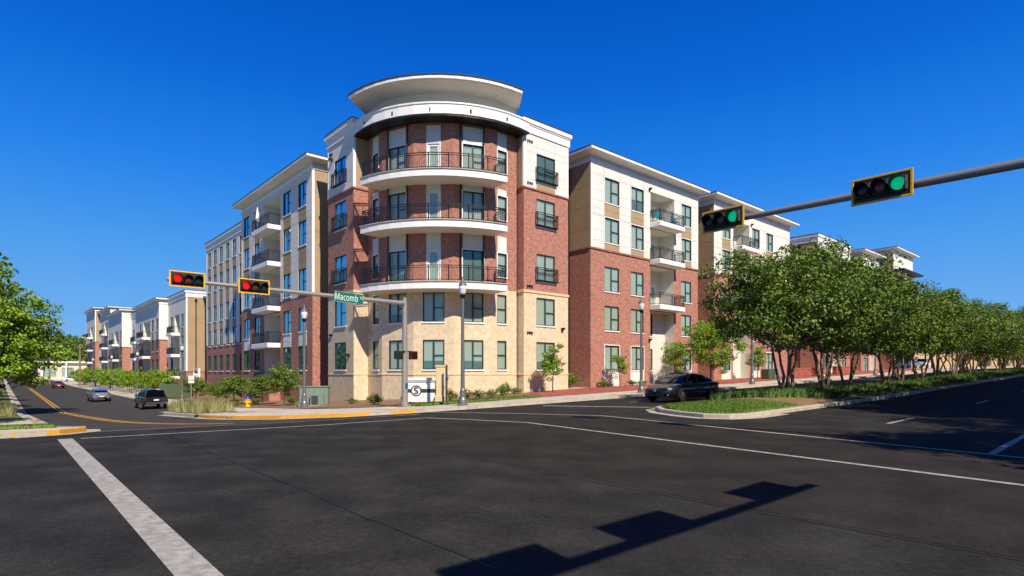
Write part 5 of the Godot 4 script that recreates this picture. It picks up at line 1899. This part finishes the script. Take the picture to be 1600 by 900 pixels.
	# hydrant
	var hy := thing("fire_hydrant", "yellow fire hydrant with a blue top in the mulch bed", "hydrant", on(13.1, 43.0, 0.14))
	var h1 := MB.new()
	h1.lathe(Vector3.ZERO, [Vector2(0.19, 0.0), Vector2(0.19, 0.05), Vector2(0.12, 0.07), Vector2(0.115, 0.46), Vector2(0.15, 0.48), Vector2(0.15, 0.53), Vector2(0.10, 0.54)], 16)
	piece(hy, "barrel", h1.mesh(), mats.hydrant_yellow)
	var h2 := MB.new()
	h2.lathe(Vector3.ZERO, [Vector2(0.145, 0.53), Vector2(0.14, 0.60), Vector2(0.10, 0.68), Vector2(0.04, 0.71), Vector2(0.035, 0.77), Vector2(0.0, 0.775)], 16)
	piece(hy, "bonnet", h2.mesh(), mats.hydrant_blue)
	for d in [Vector3.LEFT, Vector3.RIGHT, Vector3.BACK]:
		var h3 := MB.new()
		h3.tube([d * 0.1 + Vector3.UP * 0.36, d * 0.19 + Vector3.UP * 0.36, d * 0.19 + Vector3.UP * 0.36, d * 0.22 + Vector3.UP * 0.36], [0.05, 0.05, 0.07, 0.07], 12)
		piece(hy, "nozzle", h3.mesh(), mats.hydrant_yellow)
	# no parking sign
	var np := thing("parking_sign", "small red and white parking sign on a thin post by the tall grass", "sign", on(8.9, 40.2, 0.14))
	var n1 := MB.new()
	n1.box(Vector3(0, 1.05, 0), Vector3(0.05, 2.2, 0.04))
	piece(np, "post", n1.mesh(), mats.pole_grey)
	var n2 := MB.new()
	n2.cbox(Vector3(0, 1.95, 0.035), Vector3(0.16, 0.24, 0.006), 0.004)
	var pl := piece(np, "plate", n2.mesh(), mats.sign_white)
	var n3 := MB.new()
	n3.box(Vector3(0, 1.90, 0.043), Vector3(0.26, 0.03, 0.003))
	n3.box(Vector3(-0.09, 1.90, 0.043), Vector3(0.05, 0.09, 0.0028))
	n3.box(Vector3(0.09, 1.90, 0.043), Vector3(0.05, 0.09, 0.0028))
	for s in [[0.155, 2.185], [0.155, 1.715]]: n3.box(Vector3(0, s[1], 0.043), Vector3(0.31, 0.012, 0.003))
	piece(pl, "marking", n3.mesh(), mats.sign_red)
	# small cabinets near the entrance up the avenue
	for e in [[58.6, 27.2, "dark"], [60.0, 27.2, "olive"]]:
		var q := thing("entrance_cabinet", "low %s green cabinet on the brick pavement under the median trees" % e[2], "utility box", on(e[0], e[1], 0.14))
		var q1 := MB.new()
		q1.cbox(Vector3(0, 0.5, 0), Vector3(0.5, 0.5, 0.4), 0.03)
		piece(q, "cabinet", q1.mesh(), mats.box_dark_green if e[2] == "dark" else mats.box_green)
		var q2 := MB.new()
		q2.cbox(Vector3(0, 0.5, 0.41), Vector3(0.44, 0.42, 0.012), 0.006)
		piece(q, "door", q2.mesh(), mats.box_dark_green if e[2] == "dark" else mats.box_green)
	# white gate between the blocks on the side street
	var gt := thing("white_gate", "white framed gate between the long grey block and the tan end wall", "gate", on(20.5, 88.0))
	for s in [[0.0, 3.2], [2.6, 3.2]]:
		var g3 := MB.new()
		g3.box(Vector3(0, 1.6, -s[0] - 0.2), Vector3(0.25, 3.2, 0.25))
		piece(gt, "post", g3.mesh(), mats.trim)
	var g4 := MB.new()
	g4.box(Vector3(0, 3.1, -1.5), Vector3(0.2, 0.25, 2.4))
	piece(gt, "lintel", g4.mesh(), mats.trim)
	for k in 10:
		var g5 := MB.new()
		g5.box(Vector3(0, 1.35, -0.5 - k * 0.22), Vector3(0.05, 2.4, 0.05))
		piece(gt, "bar", g5.mesh(), mats.trim)
	# wooden utility poles far down the side street
	for e in [[9.5, 150.0, 9.0], [6.3, 185.0, 11.0], [0.2, 140.0, 9.0], [-0.4, 175.0, 9.0], [-1.0, 215.0, 10.0]]:
		var u := thing("utility_pole", "wooden utility pole far down the side street", "utility pole", on(e[0] + 3.0 if e[0] > 5 else e[0], e[1]), "wooden utility poles")
		var u1 := MB.new()
		u1.lathe(Vector3.ZERO, [Vector2(0.19, -0.2), Vector2(0.13, e[2]), Vector2(0.0, e[2] + 0.02)], 10)
		piece(u, "pole", u1.mesh(), mats.wood_pole)
		var u2 := MB.new()
		u2.box(Vector3(0, e[2] - 0.6, 0.12), Vector3(2.0, 0.12, 0.1))
		piece(u, "crossarm", u2.mesh(), mats.wood_pole)
	# far low building and tower block
	var lb := thing("low_building", "low cream commercial building with flat white roof at the far end of the side street", "building", on(19, 236))
	facade(lb, Vector2(9, 236), Vector2(30, 236), [[-3.0, 4.9, "wall_cream"]], [[1.5, 4.5, 0.4, 3.2, "win"], [6.0, 9.0, 0.4, 3.2, "win"], [12.0, 15.0, 0.4, 3.2, "win"]])
	facade(lb, Vector2(9, 256), Vector2(9, 236), [[-3.0, 4.9, "wall_cream"]], [])
	var lr := MB.new()
	lr.box(W(19.5, 5.1, 246), Vector3(23, 0.5, 22))
	part(lb, "roof", lr, mats.trim)
	for k in 4:
		var pl2 := MB.new()
		pl2.box(W(10.0 + k * 6.0, 2.0, 234.6), Vector3(0.4, 6.0, 0.4))
		part(lb, "column", pl2, mats.trim)
	var tw := thing("tower_block", "distant tan tower block above the wooded hill", "building", W(48, 10, 520))
	facade(tw, Vector2(44, 520), Vector2(53, 520), [[5, 27.5, "wall_tan"]], [[1, 2.4, 20, 23, "win"], [5, 6.4, 20, 23, "win"]])
	facade(tw, Vector2(44, 530), Vector2(44, 520), [[5, 27.5, "wall_tan"]], [])
	roof(tw, rect2(44, 520, 53, 530), 27.5)
	# tan wall beyond the avenue row
	var gw := thing("boundary_wall", "long plain tan wall beyond the end of the avenue row", "wall", on(150, 33))
	for k in 40:
		var g6 := MB.new()
		g6.box(W(124.0 + k * 5.0, G(124 + k * 5.0, 33) + 2.2, 33.0), Vector3(4.97, 5.0, 0.3))
		part(gw, "wall_panel", g6, mats.wall_tan)
	# brick planter walls near the entrance under the trees
	for e in [[66.0, 27.0], [72.0, 27.0], [78.0, 27.0]]:
		var bw := thing("brick_planter", "low red brick planter wall on the pavement behind the median trees", "planter", on(e[0], e[1], 0.1), "low brick planter walls")
		var b1 := MB.new()
		b1.box(Vector3(0, 0.45, 0), Vector3(4.2, 0.9, 0.5))
		piece(bw, "wall", b1.mesh(), mats.brick_pavers)
		var b2 := MB.new()
		b2.cbox(Vector3(0, 0.95, 0), Vector3(2.16, 0.05, 0.3), 0.02)
		piece(bw, "coping", b2.mesh(), mats.brick_soldier)
	# chairs on balconies
	var ch := make_chair("balcony_chair", "dark chair on the top curved balcony", W(25.6, 15.0, 31.3), mats.bronze)
	ch.rotation.y = 0.6
	make_chair("balcony_chair", "dark chair on the middle curved balcony by the window", W(26.2, 11.7, 31.2), mats.bronze).rotation.y = 0.3
	make_chair("balcony_chair", "dark chair on the left end of the top curved balcony", W(20.0, 15.0, 36.5), mats.bronze).rotation.y = -0.8
	make_chair("balcony_chair", "dark chair on the lowest curved balcony", W(25.4, 7.7, 31.4), mats.bronze).rotation.y = -0.5
	var um := thing("patio_umbrella", "folded white patio umbrella on the top balcony beside the side street", "umbrella", W(18.1, 15.0, 56.6))
	var u7 := MB.new()
	u7.lathe(Vector3.ZERO, [Vector2(0.25, 0.0), Vector2(0.25, 0.05), Vector2(0.03, 0.07), Vector2(0.025, 2.25), Vector2(0.0, 2.28)], 12)
	piece(um, "pole", u7.mesh(), mats.trim)
	var u8 := MB.new()
	u8.lathe(Vector3.ZERO, [Vector2(0.16, 0.85), Vector2(0.19, 1.1), Vector2(0.13, 1.7), Vector2(0.03, 2.2)], 9)
	piece(um, "canopy", u8.mesh(), mats.sign_white)
	make_chair("balcony_chair", "teal chair on the top balcony of the white and brick block", W(43.9, 15.0, 29.9), mats.teal_chair, "teal balcony chairs")
	make_chair("balcony_chair", "teal chair on the top balcony of the white and brick block", W(46.1, 15.0, 29.9), mats.teal_chair, "teal balcony chairs")

func make_chair(called: String, label: String, at: Vector3, m: Material, grp := "") -> Node3D:
	var t := thing(called, label, "chair", at, grp)
	var s := MB.new()
	s.cbox(Vector3(0, 0.43, 0), Vector3(0.27, 0.03, 0.26), 0.01)
	piece(t, "seat", s.mesh(), m)
	var b := MB.new()
	b.cbox(Vector3(0, 0.72, -0.26), Vector3(0.27, 0.28, 0.025), 0.01)
	piece(t, "backrest", b.mesh(), m)
	for x in [-0.24, 0.24]:
		for z in [-0.22, 0.22]:
			var l := MB.new()
			l.box(Vector3(x, 0.2, z), Vector3(0.04, 0.4, 0.04))
			piece(t, "leg", l.mesh(), m)
	return t

# ---------------------------------------------------------------- vehicles
func loft(mb: MB, rings: Array) -> void:
	var m: int = rings[0].size()
	var st := mb.v.size()
	var ns := []
	for i in rings.size():
		for k in m:
			var du: Vector3 = rings[mini(i + 1, rings.size() - 1)][k] - rings[maxi(i - 1, 0)][k]
			var dv: Vector3 = rings[i][mini(k + 1, m - 1)] - rings[i][maxi(k - 1, 0)]
			ns.push_back(du.cross(dv).normalized())
	for i in rings.size():
		for k in m: mb.vert(rings[i][k], ns[i * m + k])
	for i in rings.size() - 1:
		for k in m - 1:
			var a := st + i * m + k
			mb.ix.append_array(PackedInt32Array([a, a + m + 1, a + m, a, a + 1, a + m + 1]))

func cap_ring(mb: MB, ring: Array, nn: Vector3) -> void:
	var c := Vector3.ZERO
	for p in ring: c += p
	c /= ring.size()
	var i := mb.vert(c, nn)
	for p in ring: mb.vert(p, nn)
	for k in ring.size() - 1:
		if nn.x < 0: mb.ix.append_array(PackedInt32Array([i, i + 2 + k, i + 1 + k]))
		else: mb.ix.append_array(PackedInt32Array([i, i + 1 + k, i + 2 + k]))

# o: stations of the lower body [x, bottom, belt, half width], of the cabin [x, roof height, half width at roof], wheel x places
func car(called: String, label: String, paint: String, o: Dictionary, at: Vector3, turn: float) -> Node3D:
	var t := thing(called, label, o.get("cat", "car"), at)
	t.rotation.y = turn
	var rings := []
	for s in o.body:
		var yb: float = s[1]
		var yt: float = s[2]
		var w: float = s[3]
		var h := yt - yb
		var half := [Vector2(w * 0.84, yb), Vector2(w * 0.955, yb + h * 0.08), Vector2(w * 0.985, yb + h * 0.30), Vector2(w, yb + h * 0.55), Vector2(w * 0.985, yb + h * 0.78), Vector2(w * 0.945, yb + h * 0.92), Vector2(w * 0.86, yt), Vector2(w * 0.5, yt + 0.02)]
		var ring := []
		for k in half.size(): ring.push_back(Vector3(s[0], half[k].y, half[k].x))
		ring.push_back(Vector3(s[0], yt + 0.028, 0))
		for k in range(half.size() - 1, -1, -1): ring.push_back(Vector3(s[0], half[k].y, -half[k].x))
		rings.push_back(ring)
	var b := MB.new()
	loft(b, rings)
	cap_ring(b, rings[0], Vector3.LEFT)
	cap_ring(b, rings[-1], Vector3.RIGHT)
	var body := piece(t, "body", b.mesh(), mats[paint])
	# cabin glass, roof skin and pillars
	var cab := []
	var sk := []
	for s in o.cabin:
		var y0: float = o.belt - 0.06
		var w0: float = o.cw
		var wr: float = s[2]
		var h: float = s[1] - y0
		var pr := [Vector2(w0, y0), Vector2(lerpf(w0, wr, 0.5) + 0.015, y0 + h * 0.5), Vector2(wr, y0 + h * 0.88), Vector2(wr * 0.86, y0 + h * 0.985), Vector2(0.0, y0 + h + 0.015)]
		var ring := []
		for p in pr: ring.push_back(Vector3(s[0], p.y, p.x))
		for k in range(3, -1, -1): ring.push_back(Vector3(s[0], pr[k].y, -pr[k].x))
		cab.push_back(ring)
		var top := []
		for k in range(2, 7): top.push_back(ring[k] + Vector3(0, 0.012, 0.008 * signf(ring[k].z)))
		sk.push_back(top)
	var g := MB.new()
	loft(g, cab)
	piece(t, "cabin_glass", g.mesh(), mats.car_glass)
	var r := MB.new()
	loft(r, sk.slice(o.roof[0], o.roof[1] + 1))
	piece(t, "roof", r.mesh(), mats[paint])
	for e in o.pillars:
		for s in [1, -1]:
			var pm := MB.new()
			var ps := []
			var q0: Array = cab[e[0]]
			var q1: Array = cab[e[1]]
			var a: Vector3 = q0[0] if s > 0 else q0[8]
			var mid: Vector3 = q0[1].lerp(q1[1], 0.5) if s > 0 else q0[7].lerp(q1[7], 0.5)
			var c: Vector3 = q1[2] if s > 0 else q1[6]
			for p in [a, mid, c]: ps.push_back(p + Vector3(0, 0, 0.006 * s))
			pm.tube(ps, [0.045, 0.04, 0.035], 6, false)
			piece(t, "pillar", pm.mesh(), mats[paint])
	# wheels
	var wr2: float = o.wheel
	if not cache.has("wheel%.2f" % wr2):
		var ty := MB.new()
		ty.lathe(Vector3(0, 0, -0.1), [Vector2(wr2 * 0.66, 0.0), Vector2(wr2 * 0.95, 0.0), Vector2(wr2, 0.03), Vector2(wr2, 0.18), Vector2(wr2 * 0.95, 0.21), Vector2(wr2 * 0.66, 0.21)], 24, Vector3.BACK)
		var ri := MB.new()
		ri.lathe(Vector3(0, 0, 0.075), [Vector2(wr2 * 0.68, 0.03), Vector2(wr2 * 0.62, 0.02), Vector2(wr2 * 0.58, -0.05), Vector2(0.0, -0.05)], 24, Vector3.BACK)
		for k in 7:
			var a := TAU * k / 7
			var d := Vector3(cos(a), sin(a), 0)
			ri.obox(Vector3(0, 0, 0.075) + d * wr2 * 0.33, d * wr2 * 0.31, Vector3(-d.y, d.x, 0) * 0.028, Vector3.BACK * 0.018)
		cache["wheel%.2f" % wr2] = [ty.mesh(), ri.mesh()]
	var wm: Array = cache["wheel%.2f" % wr2]
	for x in o.axles:
		for s in [1, -1]:
			var tr := Transform3D(Basis.IDENTITY if s > 0 else Basis(Vector3.UP, PI), Vector3(x, wr2, (o.track - 0.02) * s))
			var arch := MB.new()
			arch.lathe(Vector3(x, wr2 + 0.02, (o.track + 0.045) * s), [Vector2(wr2 + 0.06, 0.0), Vector2(wr2 + 0.055, 0.02), Vector2(0.0, 0.021)], 24, Vector3.BACK * s)
			piece(t, "wheel_arch", arch.mesh(), mats.plastic_dark)
			var wn := piece(t, "wheel", wm[0], mats.tyre, Transform3D(tr.basis, tr.origin + Vector3(0, 0, 0.065 * s)))
			piece(wn, "rim", wm[1], mats.rim)
	for e in o.lamps: # [x, y, z, hx, hy, hz, material, name]
		for s in [1, -1]:
			var lm := MB.new()
			lm.cbox(Vector3(e[0], e[1], e[2] * s), Vector3(e[3], e[4], e[5]), minf(e[3], minf(e[4], e[5])) * 0.7)
			piece(t, e[7], lm.mesh(), mats[e[6]])
	for e in o.bits: # [x, y, z, hx, hy, hz, material, name]
		var bm := MB.new()
		bm.cbox(Vector3(e[0], e[1], e[2]), Vector3(e[3], e[4], e[5]), minf(e[3], minf(e[4], e[5])) * 0.5)
		piece(t, e[7], bm.mesh(), mats[e[6]])
	for s in [1, -1]:
		var mm := MB.new()
		mm.cbox(Vector3(o.mirror, o.belt + 0.06, (o.cw + 0.16) * s), Vector3(0.09, 0.07, 0.11), 0.04)
		piece(t, "mirror", mm.mesh(), mats[paint])
	return t

func vehicles() -> void:
	var sedan := {belt = 0.93, cw = 0.80, wheel = 0.335, axles = [1.42, -1.38], track = 0.80, mirror = 0.80,
		body = [[-2.40, 0.42, 0.80, 0.62], [-2.34, 0.30, 0.97, 0.78], [-2.10, 0.24, 1.02, 0.87], [-1.4, 0.20, 0.99, 0.905], [-0.5, 0.19, 0.95, 0.915], [0.6, 0.19, 0.93, 0.915], [1.2, 0.20, 0.91, 0.91], [1.8, 0.21, 0.83, 0.885], [2.2, 0.24, 0.72, 0.80], [2.38, 0.32, 0.62, 0.66], [2.43, 0.38, 0.54, 0.52]],
		cabin = [[-2.05, 1.0, 0.60], [-1.45, 1.24, 0.60], [-0.9, 1.41, 0.61], [-0.2, 1.46, 0.62], [0.3, 1.43, 0.61], [0.75, 1.24, 0.62], [1.25, 0.95, 0.66]],
		roof = [1, 4], pillars = [[0, 1], [6, 4], [3, 3]],
		lamps = [[2.12, 0.64, 0.66, 0.17, 0.075, 0.13, "headlight", "headlight"], [-2.30, 0.86, 0.62, 0.09, 0.08, 0.17, "tail_light", "tail_light"], [2.30, 0.36, 0.60, 0.05, 0.05, 0.10, "headlight", "fog_light"]],
		bits = [[2.42, 0.52, 0, 0.02, 0.06, 0.36, "plastic_dark", "grille"], [2.41, 0.34, 0, 0.03, 0.06, 0.50, "plastic_dark", "lower_grille"], [2.435, 0.56, 0, 0.012, 0.045, 0.07, "chrome", "badge"], [-2.40, 0.60, 0, 0.02, 0.07, 0.26, "car_white", "number_plate"]]}
	car("saloon_car", "dark navy saloon car driving out past the median tip", "navy", sedan, on(26.9, 17.0, 0.012), PI)
	var small := sedan.duplicate(true)
	car("saloon_car", "silver grey saloon car driving away down the side street", "car_grey", small, on(8.5, 81.0, 0.012), PI / 2)
	car("saloon_car", "red car with white number plate far down the side street", "car_red", small, on(8.9, 150.0, 0.012), PI / 2)
	var suv := {belt = 1.12, cw = 0.84, wheel = 0.39, axles = [1.55, -1.55], track = 0.84, mirror = 0.85, cat = "pickup",
		body = [[-2.65, 0.55, 1.05, 0.80], [-2.60, 0.45, 1.10, 0.92], [-1.4, 0.40, 1.12, 0.96], [-0.4, 0.36, 1.12, 0.97], [0.9, 0.36, 1.12, 0.97], [1.6, 0.38, 1.10, 0.95], [2.3, 0.42, 1.06, 0.90], [2.55, 0.48, 0.98, 0.80], [2.6, 0.55, 0.90, 0.66]],
		cabin = [[-2.45, 1.14, 0.68], [-2.2, 1.70, 0.66], [-1.2, 1.80, 0.67], [0.1, 1.80, 0.66], [0.6, 1.62, 0.66], [1.15, 1.16, 0.70]],
		roof = [1, 3], pillars = [[0, 1], [5, 3], [2, 2]],
		lamps = [[2.42, 0.86, 0.74, 0.1, 0.09, 0.13, "headlight", "headlight"], [-2.58, 0.92, 0.82, 0.06, 0.16, 0.08, "tail_light", "tail_light"]],
		bits = [[2.58, 0.80, 0, 0.03, 0.16, 0.5, "chrome", "grille"], [-2.66, 0.58, 0, 0.06, 0.09, 0.85, "chrome", "rear_bumper"], [-2.665, 0.84, 0, 0.02, 0.07, 0.2, "car_white", "number_plate"], [2.63, 0.52, 0, 0.05, 0.1, 0.8, "chrome", "front_bumper"]]}
	car("parked_pickup", "dark blue pickup parked at the kerb behind the tall grass", "blue_black", suv, on(10.3, 61.5, 0.012), PI / 2)
	car("parked_car", "silver blue car parked beyond the brick end block", "silver", small, on(124, 31.0, 0.14), 0.0)
	var tk := suv.duplicate(true)
	tk.cat = "van"
	car("parked_van", "white vehicle parked beside the silver blue car up the avenue", "car_white", tk, on(131.5, 31.0, 0.14), 0.0)
	car("parked_car", "white car parked far down the side street lot", "car_white", small, on(15.5, 205.0, 0.14), 0.0)
